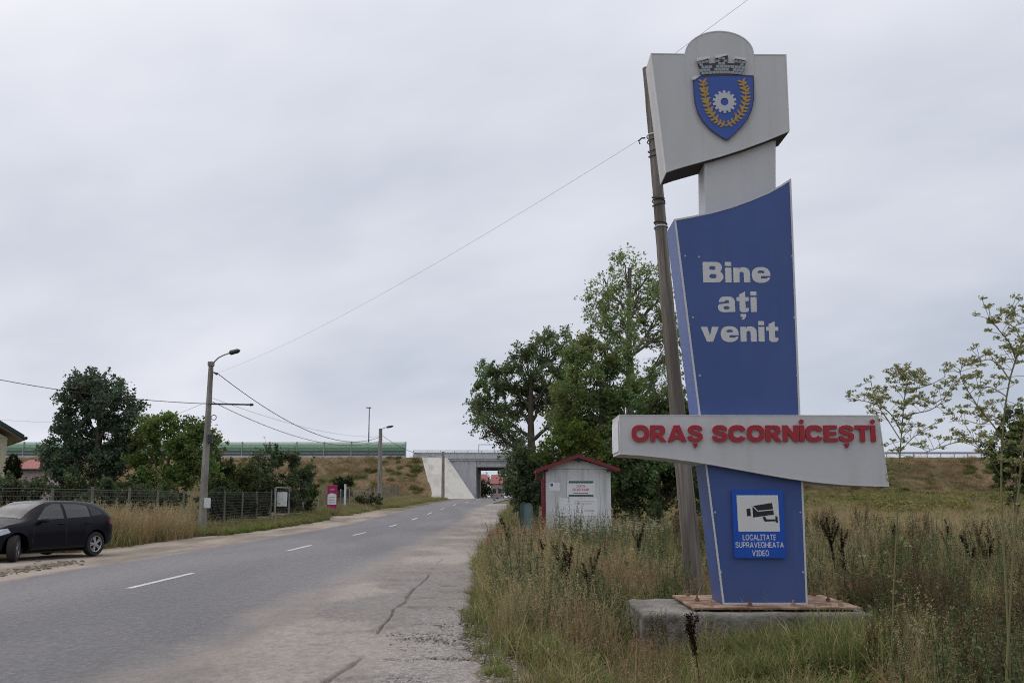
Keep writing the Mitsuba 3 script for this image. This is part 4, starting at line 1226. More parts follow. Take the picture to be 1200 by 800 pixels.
def tuft(seed, n, rad, h, pal, wts, width=0.006, bend=(0.15, 0.9), seeds=0, seedcol=STRAW, hs=1.25):
    rng = np.random.default_rng(seed)
    th, r = rng.random(n) * 2 * np.pi, rad * np.sqrt(rng.random(n))
    base = np.stack([r * np.cos(th), r * np.sin(th), -0.03 + 0 * r], 1)
    a = rng.random(n) * 2 * np.pi
    d = np.stack([np.cos(a), np.sin(a)], 1)
    L = h * (0.45 + 0.65 * rng.random(n))
    pick = rng.choice(len(pal), n, p=wts)
    col = np.asarray(pal)[pick] * (1 + 0.35 * (rng.random((n, 1)) * 2 - 1)) * (1 + 0.1 * (rng.random((n, 3)) * 2 - 1))
    tip = col * 0.75 + 0.25 * np.asarray(STRAW) * (0.6 + 0.6 * rng.random((n, 1)))
    out = [ribbons(base, d, L, width * (0.7 + 0.7 * rng.random(n)), bend[0] + (bend[1] - bend[0]) * rng.random(n), col, tip)]
    if seeds:
        th, r = rng.random(seeds) * 2 * np.pi, rad * np.sqrt(rng.random(seeds))
        base = np.stack([r * np.cos(th), r * np.sin(th), 0 * r], 1)
        a = rng.random(seeds) * 2 * np.pi
        d = np.stack([np.cos(a), np.sin(a)], 1)
        L = h * hs * (0.7 + 0.4 * rng.random(seeds))
        bd = 0.05 + 0.3 * rng.random(seeds)
        cs = vary(seedcol, seeds, rng, 0.3)
        out.append(ribbons(base, d, L, np.full(seeds, 0.0035), bd, cs, cs))
        k = 16
        t = 0.74 + 0.26 * rng.random((seeds, k))
        hx = d[:, None, :] * (bd[:, None] * t * t + 0.08 * t)[..., None] * L[:, None, None]
        hz = L[:, None] * (t - 0.45 * bd[:, None] * t ** 2.5)
        pts = np.concatenate([base[:, None, :2] + hx, hz[..., None]], -1).reshape(-1, 3) + rng.normal(size=(seeds * k, 3)) * 0.010
        out.append(leaves(pts, 0.007, np.repeat(cs, k, 0) * (0.8 + 0.4 * rng.random((seeds * k, 1))), rng, 0, 3.0))
    return join(out)


def weed(seed, stems, h, col, stemcol, rad=0.18, leafn=42, size=0.026, top=None):
    """Upright leafy weed: stems with side leaves; top = colour of dense seed spikes."""
    rng = np.random.default_rng(seed)
    out = []
    for _ in range(stems):
        th, r = rng.random() * 6.28, rad * rng.random() ** 0.5
        b = np.array([r * math.cos(th), r * math.sin(th), 0])
        L = h * (0.6 + 0.45 * rng.random())
        a = rng.random() * 6.28
        lean = 0.05 + 0.22 * rng.random()
        t = np.linspace(0, 1, 7)
        pts = b + np.stack([lean * L * t ** 1.6 * math.cos(a), lean * L * t ** 1.6 * math.sin(a), L * t], 1)
        m = tube(pts, np.linspace(0.005, 0.0015, 7), 3, False)
        out.append((np.array(m.vertices), np.array(m.faces), np.tile(vary(stemcol, 1, rng), (len(m.vertices), 1))))
        tt = 0.12 + 0.85 * rng.random(leafn)
        c = np.stack([np.interp(tt, t, pts[:, i]) for i in range(3)], 1)
        o = rng.normal(size=(leafn, 3)) * [1, 1, 0.35]
        o /= np.linalg.norm(o, axis=1, keepdims=True)
        c = c + o * (0.05 * (1.15 - tt))[:, None] * (0.5 + rng.random((leafn, 1)))
        out.append(leaves(c, size * (1.3 - tt) * (0.6 + 0.8 * rng.random(leafn)), vary(col, leafn, rng, 0.35), rng, 0.3, 3.2))
        if top is not None:
            for bi in range(4):
                k = 46
                t0 = rng.random() * 0.35 + 0.45
                p0 = np.array([np.interp(t0, t, pts[:, i]) for i in range(3)])
                aa = rng.random() * 6.28
                bl_ = L * (0.14 + 0.2 * rng.random())
                q = rng.random(k)
                if bi == 0:
                    q = 0.55 + 0.45 * q
                    c = np.stack([np.interp(q, t, pts[:, i]) for i in range(3)], 1)
                else:
                    c = p0 + np.stack([bl_ * 0.35 * q * math.cos(aa), bl_ * 0.35 * q * math.sin(aa), bl_ * q], 1)
                c = c + rng.normal(size=(k, 3)) * 0.011
                out.append(leaves(c, 0.011 * (0.6 + 0.8 * rng.random(k)), vary(top, k, rng, 0.4), rng, 0, 1.5))
    return join(out)


def umbel_flowers(seed, n, h, rad, col=(0.55, 0.55, 0.47)):
    rng = np.random.default_rng(seed)
    out = []
    for _ in range(n):
        th, r = rng.random() * 6.28, rad * rng.random() ** 0.5
        b = np.array([r * math.cos(th), r * math.sin(th), 0])
        L = h * (0.7 + 0.4 * rng.random())
        e = b + [0.1 * L * rng.normal(), 0.1 * L * rng.normal(), L]
        m = tube([b, (b + e) / 2 + [0.01, 0, 0], e], 0.003, 3, False)
        out.append((np.array(m.vertices), np.array(m.faces), np.tile(vary(OLIVE, 1, rng), (len(m.vertices), 1))))
        k = 26
        q = rng.random(k) ** 0.5 * 0.045
        a = rng.random(k) * 6.28
        c = e + np.stack([q * np.cos(a), q * np.sin(a), 0.012 - q * q * 5 + 0.004 * rng.normal(size=k)], 1)
        out.append(leaves(c, 0.014, vary(col, k, rng, 0.2, 0.03), rng, 0.8, 1.0))
    return join(out)


def group(name, vfc, mat="leaf_mat"):
    v, f, c = vfc
    scene[name] = {"type": "shapegroup", "mesh": mikit.ply((v, f), mat, color=c)}
    taken.add(name)
    return name


def place(g, x, y, z, s=1.0, sz=None, rz=0.0, tx=0.0):
    M = T().translate([float(x), float(y), float(z)]).rotate([0, 0, 1], float(math.degrees(rz)))
    if tx:
        M = M.rotate([1, 0, 0], float(tx))
    return {"type": "instance", "g": {"type": "ref", "id": g}, "to_world": M.scale([float(s), float(s), float(sz or s)])}


G = {}
G["green"] = [group(f"green_tuft_{c}", tuft(100 + i, 85, 0.20, 0.42, [GREEN, GREEN2, OLIVE, STRAW], [.45, .25, .2, .1], 0.011)) for i, c in enumerate("abc")]
G["lush"] = [group(f"lush_tuft_{c}", tuft(120 + i, 95, 0.22, 0.36, [(0.160, 0.235, 0.050), GREEN, OLIVE], [.6, .3, .1], 0.013, (0.3, 1.2))) for i, c in enumerate("ab")]
G["mixed"] = [group(f"mixed_tuft_{c}", tuft(140 + i, 85, 0.24, 0.58, [GREEN, OLIVE, STRAW, BROWN], [.38, .30, .22, .10], 0.010, (0.1, 0.8), 8, (0.30, 0.25, 0.145))) for i, c in enumerate("abcd")]
G["dry"] = [group(f"dry_tuft_{c}", tuft(160 + i, 75, 0.24, 0.62, [STRAW, BROWN, OLIVE, RUSSET], [.40, .14, .34, .12], 0.009, (0.05, 0.7), 22, STRAW)) for i, c in enumerate("abc")]
G["russet"] = [group(f"russet_tuft_{c}", tuft(180 + i, 90, 0.25, 0.55, [RUSSET, BROWN, STRAW, OLIVE], [.45, .2, .2, .15], 0.008, (0.05, 0.6), 34, (0.34, 0.185, 0.125), 1.15)) for i, c in enumerate("ab")]
G["weed"] = [group(f"leafy_weed_{c}", weed(200 + i, 7, 0.85, BLUEGR, (0.09, 0.085, 0.05))) for i, c in enumerate("abc")]
G["brownweed"] = [group(f"brown_weed_{c}", weed(220 + i, 8, 0.9, (0.15, 0.17, 0.075), (0.13, 0.10, 0.06), 0.2, 44, 0.024, (0.14, 0.10, 0.060))) for i, c in enumerate("abc")]
G["umbel"] = [group(f"umbel_{c}", umbel_flowers(240 + i, 4, 1.0, 0.25)) for i, c in enumerate("ab")]



def broad(seed, n, h, w):
    """A rosette of broad leaves."""
    rng = np.random.default_rng(seed)
    a = rng.random(n) * 6.28
    d = np.stack([np.cos(a), np.sin(a)], 1)
    base = np.concatenate([d * 0.02, np.zeros((n, 1))], 1)
    c = vary((0.13, 0.185, 0.055), n, rng, 0.3, 0.1)
    v, f, col = ribbons(base, d, h * (0.6 + 0.6 * rng.random(n)), np.full(n, w) * (0.7 + 0.6 * rng.random(n)), 0.5 + 0.9 * rng.random(n), c, c * 1.05, 5)
    k = v.reshape(n, 11, 3)
    mid = (k[:, 0] + k[:, 1]) / 2
    for i, sc in enumerate((0.25, 1.0, 1.25, 1.15, 0.9)):
        m_ = (k[:, 2 * i] + k[:, 2 * i + 1]) / 2
        k[:, 2 * i] = m_ + (k[:, 2 * i] - m_) * sc
        k[:, 2 * i + 1] = m_ + (k[:, 2 * i + 1] - m_) * sc
    return k.reshape(-1, 3), f, col


G["broad"] = [group(f"broad_leaf_{c}", broad(260 + i, 16, 0.34, 0.06)) for i, c in enumerate("ab")]
G["matted"] = [group(f"matted_straw_{c}", tuft(270 + i, 90, 0.22, 0.5, [STRAW, (0.42, 0.36, 0.23), BROWN], [.5, .35, .15], 0.010, (0.8, 1.7))) for i, c in enumerate("ab")]

# wide patches for the distance: several tufts in one mesh
def patch(seed, n, rad, h, pal, wts, width, seeds=0, seedcol=STRAW):
    return tuft(seed, n, rad, h, pal, wts, width, (0.1, 0.8), seeds, seedcol)


G["patch_mixed"] = [group(f"mixed_patch_{c}", patch(300 + i, 420, 1.1, 0.62, [GREEN, OLIVE, STRAW, BROWN], [.40, .34, .18, .08], 0.013, 34, (0.31, 0.26, 0.15))) for i, c in enumerate("abc")]
G["patch_dry"] = [group(f"dry_patch_{c}", patch(320 + i, 420, 1.1, 0.65, [STRAW, BROWN, OLIVE, RUSSET], [.34, .26, .26, .14], 0.013, 60, STRAW)) for i, c in enumerate("abc")]
G["patch_green"] = [group(f"green_patch_{c}", patch(340 + i, 420, 1.1, 0.5, [GREEN, GREEN2, OLIVE], [.5, .3, .2], 0.014)) for i, c in enumerate("ab")]
G["patch_russet"] = [group(f"russet_patch_{c}", patch(360 + i, 420, 1.2, 0.6, [RUSSET, BROWN, STRAW, OLIVE], [.33, .27, .2, .2], 0.014, 40, RUSSET)) for i, c in enumerate("ab")]


def scrub(seed, n, rad, h, col):
    rng = np.random.default_rng(seed)
    c = rng.normal(size=(n, 3))
    c /= np.linalg.norm(c, axis=1, keepdims=True)
    c *= (0.55 + 0.5 * rng.random((n, 1))) * (0.75 + 0.5 * meshkit.noise(c * 2.2 + seed)[:, None])
    c = c * [rad, rad, h]
    c[:, 2] = np.abs(c[:, 2])
    return leaves(c, 0.075 * (0.7 + 0.6 * rng.random(n)), vary(col, n, rng, 0.35, 0.1), rng)


G["scrub"] = [group(f"low_scrub_{c}", join([scrub(400 + i, 900, 0.8, 0.75, col)])) for i, (c, col) in enumerate(zip("abc", ((0.185, 0.200, 0.062), (0.135, 0.150, 0.058), (0.235, 0.215, 0.075))))]

STUFF = {}


def stuff(name, label):
    key = thing(name, label, name.replace("_", " "), kind="stuff")
    STUFF[key] = 0
    return key


def add(key, g, x, y, z, s=1.0, sz=None, rz=0.0, tx=0.0):
    STUFF[key] += 1
    scene[f"{key}__{STUFF[key]:03d}"] = place(g, x, y, z, s, sz, rz, tx)


rg = np.random.default_rng(77)
meadow = stuff("meadow_grass", "tall mixed green and dry grass and weeds on the right of the footpath")
verge = stuff("verge_grass", "grass strip and dry weeds along the left verge before the fence")
field = stuff("field_grass", "distant meadow grass of the field before the embankment")
slopeg = stuff("slope_grass", "dry brown grass and low scrub covering the embankment slope")
yard = stuff("yard_grass", "grass in the fenced yard behind the wire fence")


def choose(kinds, w):
    k = rg.choice(len(kinds), p=np.array(w) / sum(w))
    return G[kinds[k]][rg.integers(len(G[kinds[k]]))]


def in_plinth(x, y, m=0.1):
    return 1.47 - m < x < 4.12 + m and 11.5 - m < y < 13.35 + m


def edge_x(y):
    return np.interp(y, sy, edge_r) + road_shift(y)


def clump(x, y, s, k=0.5):
    return float(meshkit.fbm(np.array([[x * k, y * k, s]]), 3, int(s))[0])


# near meadow
def near_meadow(y0, y1, dens, scale):
    area_n = 0
    y = y0
    n = int(dens * sum((0.62 * yy + 2.5) * 0.5 for yy in np.arange(y0, y1, 0.5)))
    for _ in range(n):
        y = y0 + (y1 - y0) * rg.random()
        xmax = 0.60 * y + 1.5
        xe = float(edge_x(y))
        x = xe + (xmax - xe) * rg.random()
        if rg.random() > (0.62 * y + 2.5) / (0.62 * y1 + 2.5):
            continue
        if (-0.08 < x < 0.16 and 8.5 < y < 9.9) or in_plinth(x, y) or (sx0 - 0.1 < x < sx1 + 0.1 and SYd - 0.25 < y < SYd + 2.7):
            continue
        z = float(ground_z(x, y))
        d = x - xe
        c1, c2 = clump(x, y, 3), clump(x, y, 8, 0.8)
        s = scale * (0.8 + 0.45 * rg.random())
        if d < 0.35:
            g = choose(["green", "lush", "mixed"], [4, 3, 2])
            s *= 0.5 + 1.1 * d
        elif y < 10.6 and x < 3.2:
            g = choose(["lush", "green", "mixed", "russet", "broad", "matted"], [4, 4, 2.0, 0.9, 1.5, 0.5])
            s *= 0.85
        elif 26 < y < 34.5 and x < 1.0 and c1 > 0.35:
            g = choose(["russet", "dry", "mixed"], [6, 1, 1])
            s *= 0.72
        elif x > 3.9 and y < 14 and c2 > 0.42:
            g = choose(["brownweed", "weed", "mixed", "green", "broad", "matted"], [2.2, 2.2, 3, 3, 0.8, 1.0])
            s *= 0.9
        elif c1 > 0.56:
            g = choose(["dry", "russet", "mixed", "weed"], [3, 1, 3, 1.5])
        elif c1 < 0.42:
            g = choose(["green", "weed", "mixed"], [3, 2.5, 3])
        else:
            g = choose(["mixed", "dry", "green", "weed", "brownweed", "broad", "matted"], [4.2, 1.1, 3.6, 2.6, 0.9, 1.1, 0.5])
        if 29 < y < 34.4 and 0.9 < x < 4.2:
            s *= 1.22
        if 1.2 < x < 4.3 and 9.5 < y < 11.5:
            s *= 0.62 if x < 2.15 else 1.12
            if x > 2.15:
                g = choose(["green", "lush", "mixed"], [5, 3, 0.6])
                s *= 0.85
        if x > 1.4 and x < 4.4 and 13.3 < y < 15 :
            s *= 1.0
        add(meadow, g, x, y, z, s, s * (0.85 + 0.3 * rg.random()), rg.random() * 6.28, 6 * rg.normal())


near_meadow(5.5, 12, 18, 0.95)
near_meadow(12, 20, 9.5, 1.16)
near_meadow(20, 36, 4.2, 1.38)

# a thick growth of grass along the front of the plinth and of tall weeds at the hemlocks' feet
for _ in range(300):
    x, y = 2.05 + 2.7 * rg.random(), 9.7 + 1.85 * rg.random()
    s_ = (0.75 + 0.55 * rg.random()) * (0.75 + 0.25 * float(ss(2.0, 2.8, x)))
    add(meadow, choose(["green", "lush"], [4, 3]), x, y, float(ground_z(x, y)), s_ * 1.1, s_ * (0.92 + 0.62 * float(ss(2.5, 3.3, x))), rg.random() * 6.28, 8 * rg.normal())
for cx_, cy_, n_ in ((4.25, 9.3, 14), (3.95, 7.5, 22), (4.75, 10.2, 22), (4.5, 12.6, 24), (4.4, 7.9, 16), (4.75, 13.6, 26), (5.3, 14.6, 30), (5.6, 12.2, 20)):
    for _ in range(n_):
        x, y = cx_ + 0.5 * rg.normal(), cy_ + 0.5 * rg.normal()
        if not in_plinth(x, y):
            add(meadow, choose(["weed", "brownweed", "mixed", "green"], [2.5, 1.6, 2, 2]), x, y, float(ground_z(x, y)), 0.85 + 0.3 * rg.random(), 0.80 + 0.35 * rg.random(), rg.random() * 6.28)

# field: wide patches
for _ in range(2900):
    y = 36 + 100 * rg.random() ** 1.25
    xe = float(edge_x(min(y, 109))) + 0.6
    xmax = 0.56 * y + 3
    x = xe + (xmax - xe) * rg.random()
    c1 = clump(x, y, 4, 0.12)
    g = choose(["patch_mixed", "patch_dry", "patch_russet"], [3, 3 + 4 * (c1 > 0.55), 0.6]) if c1 > 0.42 else choose(["patch_green", "patch_mixed", "patch_dry"], [2, 3, 1])
    if x - xe < 1.0:
        g = choose(["patch_green", "patch_mixed"], [2, 1])
    s = 0.95 + 0.5 * rg.random()
    add(field, g, x, y, float(ground_z(x, y)), s * (0.5 if x - xe < 0.9 else 1), s * 0.95, rg.random() * 6.28)
for _ in range(420):
    y = 60 + 77 * rg.random() ** 0.6
    x = 8 + (0.55 * y - 6) * rg.random()
    s = 0.9 + 1.0 * rg.random()
    add(field, choose(["scrub"], [1]), x, y, float(ground_z(x, y)) - 0.05, s * 1.2, s * 0.8, rg.random() * 6.28)

# embankment cover
for _ in range(2300):
    left_side = rg.random() < 0.40
    t = rg.random() ** 0.9
    if left_side:
        x = -12.6 - 85 * rg.random() ** 1.3
        x += -1.2 * t
    else:
        x = 15 + 80 * rg.random()
    y = 138 + 9.4 * t
    z = 1.0 + 6.2 * t
    c1 = clump(x, z * 2, 5, 0.16)
    if c1 > 0.61:
        g, s = choose(["scrub", "patch_mixed"], [1, 1]), 0.6 + 0.5 * rg.random()
    else:
        g, s = choose(["patch_russet", "patch_dry", "patch_mixed"], [3, 2, 1]), 0.8 + 0.4 * rg.random()
    add(slopeg, g, x, y, z - 0.1, s, s * 0.8, rg.random() * 6.28, -25)

# left verge
for _ in range(900):
    y = 21 + 45 * rg.random() ** 1.1
    x = -13.9 + 1.3 * rg.random() if y > 29 else -15.6 + 1.3 * rg.random()
    if y > 42:
        x = -13.9 + 1.9 * rg.random() ** 0.8
    z = float(ground_z(x, y))
    if 27.5 < y < 41:
        g = choose(["dry", "russet", "mixed"], [6, 1.2, 2.5])
        s = (0.8 + 0.9 * rg.random()) * (0.6 + 0.9 * clump(x, y, 6, 0.5))
    else:
        g = choose(["green", "lush", "mixed"], [3, 4, 1.2])
        s = 0.8 + 0.5 * rg.random() if y > 44 else 1.1
    add(verge, g, x, y, z, s, s, rg.random() * 6.28)
for _ in range(520):
    y = 66 + 66 * rg.random()
    x = -14.6 + (2.1 + 1.2 * (y > 95)) * rg.random() + float(road_shift(y))
    if 62 < y < 74 and x > -13.4:
        continue
    g = choose(["patch_green", "patch_mixed", "patch_dry"], [3, 2, 1.2])
    s = 0.5 + 0.35 * rg.random()
    add(verge, g, x, y, float(ground_z(x, y)), s, s, rg.random() * 6.28)
for _ in range(750):
    y = 24 + 110 * rg.random()
    x = -15.5 - 40 * rg.random()
    g = choose(["patch_green", "patch_mixed", "patch_dry"], [2, 2, 2])
    s = 0.9 + 0.5 * rg.random()
    add(yard, g, x, y, float(ground_z(x, y)), s, s, rg.random() * 6.28)

# gravel on the footpath and clods on the left verge
peb = trimesh.creation.icosphere(1)
rgp = np.random.default_rng(5)
pv, pf, pc = [], [], []
for i in range(2600):
    y = 7.3 + 7.5 * rgp.random() ** 1.5
    x = float(edge_x(y)) - 1.15 * rgp.random() ** 1.4 + 0.25
    s = 0.008 + 0.014 * rgp.random() ** 2.5
    v = peb.vertices * (1 + 0.3 * (rgp.random((len(peb.vertices), 1)) - .5)) * [s * (0.8 + .6 * rgp.random()), s, s * .7] @ np.asarray(rotz(rgp.random() * 6)[:3, :3])
    pv.append(v + [x, y, float(road_z(y)) + 0.004])
    pf.append(peb.faces + i * len(peb.vertices))
    pc.append(np.tile(vary((0.27, 0.255, 0.24), 1, rgp, 0.4, 0.05), (len(v), 1)))
single("gravel", (np.vstack(pv), np.vstack(pf)), "bark_mat", "grey loose gravel along the grass edge of the footpath", "gravel", kind="stuff", color=np.vstack(pc))
pv, pf, pc = [], [], []
for i in range(420):
    y = 15.5 + 9.5 * rgp.random()
    x = -10.35 + 0.25 * rgp.normal() - 0.06 * (y - 18)
    s = 0.015 + 0.04 * rgp.random() ** 2
    v = peb.vertices * (1 + 0.5 * (rgp.random((len(peb.vertices), 1)) - .5)) * [s, s * 1.2, s * .6]
    pv.append(v + [x, y, float(ground_z(x, y)) + 0.008])
    pf.append(peb.faces + i * len(peb.vertices))
    pc.append(np.tile(vary((0.215, 0.185, 0.15), 1, rgp, 0.3, 0.05), (len(v), 1)))
single("mud_ridge", (np.vstack(pv), np.vstack(pf)), "bark_mat", "brown clods of a low earth ridge between the car and the road", "mud", kind="stuff", color=np.vstack(pc))


# dark dock plants standing out of the meadow
def dock(seed, h, branches=5):
    rng = np.random.default_rng(seed)
    out_s, out_f = [], []
    t = np.linspace(0, 1, 9)
    a = rng.random() * 6.28
    lean = 0.1 + 0.25 * rng.random()
    pts = np.stack([lean * h * t ** 1.7 * math.cos(a), lean * h * t ** 1.7 * math.sin(a) * 0.5, h * t * (1 - 0.06 * lean)], 1)
    m = tube(pts, np.linspace(0.009, 0.003, 9), 5, False)
    out_s.append(m)
    spikes = [(pts, 0.55, 1.0)]
    for i in range(branches):
        t0 = 0.5 + 0.4 * rng.random()
        p0 = np.array([np.interp(t0, t, pts[:, k]) for k in range(3)])
        aa, L = rng.random() * 6.28, h * (0.15 + 0.18 * rng.random())
        q = np.linspace(0, 1, 5)
        bp = p0 + np.stack([L * .42 * q * math.cos(aa), L * .42 * q * math.sin(aa), L * q], 1)
        out_s.append(tube(bp, 0.003, 4, False))
        spikes.append((bp, 0.1, 1.0))
    for bp, lo, hi in spikes:
        k = int(190 * np.linalg.norm(bp[-1] - bp[0]) / 0.3)
        q = lo + (hi - lo) * rng.random(k)
        tt = np.linspace(0, 1, len(bp))
        c = np.stack([np.interp(q, tt, bp[:, i]) for i in range(3)], 1)
        c[:, 2] += 0.012 * np.sin(q * 60)
        c += rng.normal(size=(k, 3)) * 0.013
        out_f.append(leaves(c, 0.013 * (0.6 + 0.8 * rng.random(k)), vary(DARKBR, k, rng, 0.5, 0.12), rng, 0, 1.3))
    st = cat(*out_s)
    return st, join(out_f)


dock_pos = [(672, 700, 15.5, .95, "dark brown dock spike with curled top in mid meadow left of the plinth"), (682, 690, 15.2, .85, "bent dark dock spike beside the tallest dock left of the plinth"), (661, 710, 15.0, 1.0, "dark dock spike leaning left of the pair in mid meadow"),
            (598, 640, 22, 1.05, "dark dock stalk at the meadow edge left of the shed"), (745, 640, 21, 1.1, "single dark dock spike rising beside a white flower left of the pole"), (630, 655, 19, .8, "short dark dock spike among reddish grass"),
            (983, 640, 16.5, 1.55, "tall dark dock spike just right of the sign body"), (993, 640, 17.0, 1.2, "shorter dark dock spike next to the tall one right of the sign"), (1046, 620, 22, 1.2, "thin dark dock spike below the end of the banner"),
            (1150, 620, 19, 1.1, "leftmost dark dock of three in the right field"), (1162, 618, 19.5, 1.2, "middle dark dock of three in the right field"), (1156, 622, 20, 1.0, "rear dark dock of three in the right field"),
            (1112, 615, 24, 1.15, "lone dark dock in the mid field right of the sign"), (818, 800, 9.4, .75, "drooping dark dock spike in front of the plinth left end")]
for i, (u, vv, Y, h, lab) in enumerate(dock_pos):
    st, sd_ = dock(500 + i, h)
    x = PX(u, 700, Y)
    z = float(ground_z(x, Y)) - 0.03
    k = thing("dock_plant", lab, "dock plant", "dark seeding dock plants")
    st.apply_translation((x, Y, z))
    part(k, "stem", st, "bark_mat", color=np.tile([[0.06, 0.038, 0.028]], (len(st.vertices), 1)))
    part(k, "seed_head", (sd_[0] + [x, Y, z], sd_[1]), "leaf_mat", color=sd_[2])


# pale, tall hemlock plants with umbels
def hemlock(paths, Y, seed, umb, r0=0.014):
    """paths: pixel polylines of stem and branches, at distance Y with a depth offset each."""
    rng = np.random.default_rng(seed)
    stems, out = [], []
    for (pix, dep, r) in paths:
        n = len(pix)
        p = np.array([P(u, v_, Y + dep * i / max(n - 1, 1)) for i, (u, v_) in enumerate(pix)])
        t = np.linspace(0, n - 1, 4 * n)
        q = np.stack([np.interp(t, range(n), p[:, k]) for k in range(3)], 1)
        for _ in range(2):
            q[1:-1] = (q[:-2] + 2 * q[1:-1] + q[2:]) / 4
        stems.append(tube(q, np.linspace(r, r * 0.45, len(q)), 6, False))
        if True:
            L = np.linalg.norm(np.diff(q, axis=0), axis=1).sum()
            lo_ = 0.12 if r < 0.009 else 0.55
            for _ in range(int(umb * L * (10 if r < 0.009 else 3.5)) + 2):
                tq = lo_ + (1 - lo_) * rng.random() ** 0.7
                b = np.array([np.interp(tq * (len(q) - 1), range(len(q)), q[:, k]) for k in range(3)])
                d = rng.normal(size=3) * [1, 0.8, 0.5] + [0, 0, 0.55]
                d /= np.linalg.norm(d)
                e = b + d * (0.05 + 0.10 * rng.random())
                stems.append(tube([b, (b + e) / 2 + [0, 0, 0.006], e], 0.0022, 3, False))
                k = 13
                o = rng.normal(size=(k, 3))
                o = o / np.linalg.norm(o, axis=1, keepdims=True) * [1, 1, 0.35] * 0.036 * rng.random((k, 1)) ** 0.4
                o[:, 2] += 0.014
                stems += [tube([e, e + oo], 0.0009, 3, False) for oo in o[:7]]
                out.append(leaves(np.repeat(e[None] + o, 2, 0) + rng.normal(size=(2 * k, 3)) * 0.005, 0.0125 * (0.6 + 0.8 * rng.random(2 * k)), vary((0.33, 0.34, 0.15), 2 * k, rng, 0.35), rng, 0.4, 1.6))
    return cat(*stems), join(out)


hem_a = [([(1044, 800), (1047, 690), (1052, 600), (1054, 540), (1057, 500), (1061, 455), (1066, 436)], 0.1, 0.0075), ([(1056, 505), (1046, 487), (1034, 476), (1016, 470), (992, 467)], -0.3, 0.006), ([(1055, 515), (1043, 496), (1030, 478), (1024, 462), (1020, 446)], 0.3, 0.005),
         ([(1058, 490), (1072, 484), (1090, 481), (1106, 470), (1116, 449)], 0.2, 0.006), ([(1061, 460), (1075, 455), (1092, 450), (1108, 441)], -0.2, 0.005), ([(1062, 452), (1054, 442), (1044, 434)], 0.2, 0.005), ([(1060, 470), (1078, 470), (1096, 473)], -0.3, 0.004), ([(1054, 530), (1070, 512), (1088, 500)], -0.2, 0.004)]
hem_b = [([(1176, 880), (1183, 720), (1187, 650), (1192, 590), (1197, 540), (1203, 480)], 0.1, 0.011), ([(1186, 860), (1180, 700), (1174, 610), (1173, 540), (1177, 480), (1184, 440), (1196, 405), (1206, 372)], 0.2, 0.0095), ([(1176, 520), (1166, 500), (1152, 485), (1142, 470), (1128, 448), (1124, 432)], -0.2, 0.006),
         ([(1183, 445), (1172, 428), (1160, 420), (1146, 424), (1126, 430)], 0.3, 0.006), ([(1190, 420), (1184, 402), (1170, 386), (1158, 372)], -0.3, 0.006), ([(1198, 400), (1190, 385), (1176, 374), (1186, 366)], 0.2, 0.005), ([(1175, 540), (1160, 520), (1142, 516), (1118, 518), (1084, 530)], 0.3, 0.006),
         ([(1174, 560), (1162, 540), (1148, 525), (1138, 512)], -0.3, 0.005), ([(1180, 465), (1170, 458), (1158, 452), (1144, 462)], 0.1, 0.005), ([(1200, 395), (1212, 380), (1222, 370)], 0.1, 0.005), ([(1196, 520), (1212, 490), (1222, 470)], 0.1, 0.006), ([(1174, 500), (1164, 490), (1150, 498), (1132, 492), (1112, 494)], 0.4, 0.005)]
for paths, Y, seed, lab in ((hem_a, 8.8, 21, "pale hemlock with open umbels just right of the banner end"), (hem_b, 7.4, 22, "tallest pale hemlock with thick stems at the right picture edge")):
    st, um = hemlock(paths, Y, seed, 3.3)
    k = thing("hemlock_plant", lab, "wild plant", None)
    part(k, "stem", st, "bark_mat", color=np.tile([[0.20, 0.185, 0.095]], (len(st.vertices), 1)))
    part(k, "umbel", (um[0], um[1]), "leaf_mat", color=um[2])

# white umbels by the shed and single white flower heads
wf = stuff("white_flowers", "white umbel flowers massed right of the shed and along its foot")
for i in range(60):
    Y = 27 + 8 * rg.random()
    u = 722 + 62 * rg.random() if rg.random() < 0.72 else 640 + 70 * rg.random()
    x = PX(u, 600, Y)
    add(wf, G["umbel"][i % 2], x, Y, float(ground_z(x, Y)), 0.9 + 0.3 * rg.random(), None, rg.random() * 6.28)
for i, (u, Y, h, lab) in enumerate(((741, 20, .82, "white flower head left of the wooden pole"), (664, 27, .86, "pale flower head at the left foot of the shed"), (1010, 15, 0.95, "small white flower head in the weeds right of the sign"), (1064, 16, 1.05, "small white flower head in the right field"))):
    k = thing("white_flower", lab, "flower")
    x = PX(u, 640, Y)
    z = float(ground_z(x, Y))
    part(k, "stem", tube([(x, Y, z), (x + 0.02, Y, z + h * .5), (x, Y, z + h)], 0.004, 4), "bark_mat", color=np.tile([[0.08, 0.09, 0.03]], (4 * 3 + 2, 1)))
    rng = np.random.default_rng(900 + i)
    q = rng.random(40) ** .5 * .055
    a = rng.random(40) * 6.28
    lv = leaves(np.array([x, Y, z + h]) + np.stack([q * np.cos(a), q * np.sin(a), .02 - q * q * 4], 1), 0.02, vary((.6, .6, .53), 40, rng, .15, .02), rng, 0.7, 1.0)
    part(k, "flower_head", (lv[0], lv[1]), "leaf_mat", color=lv[2])


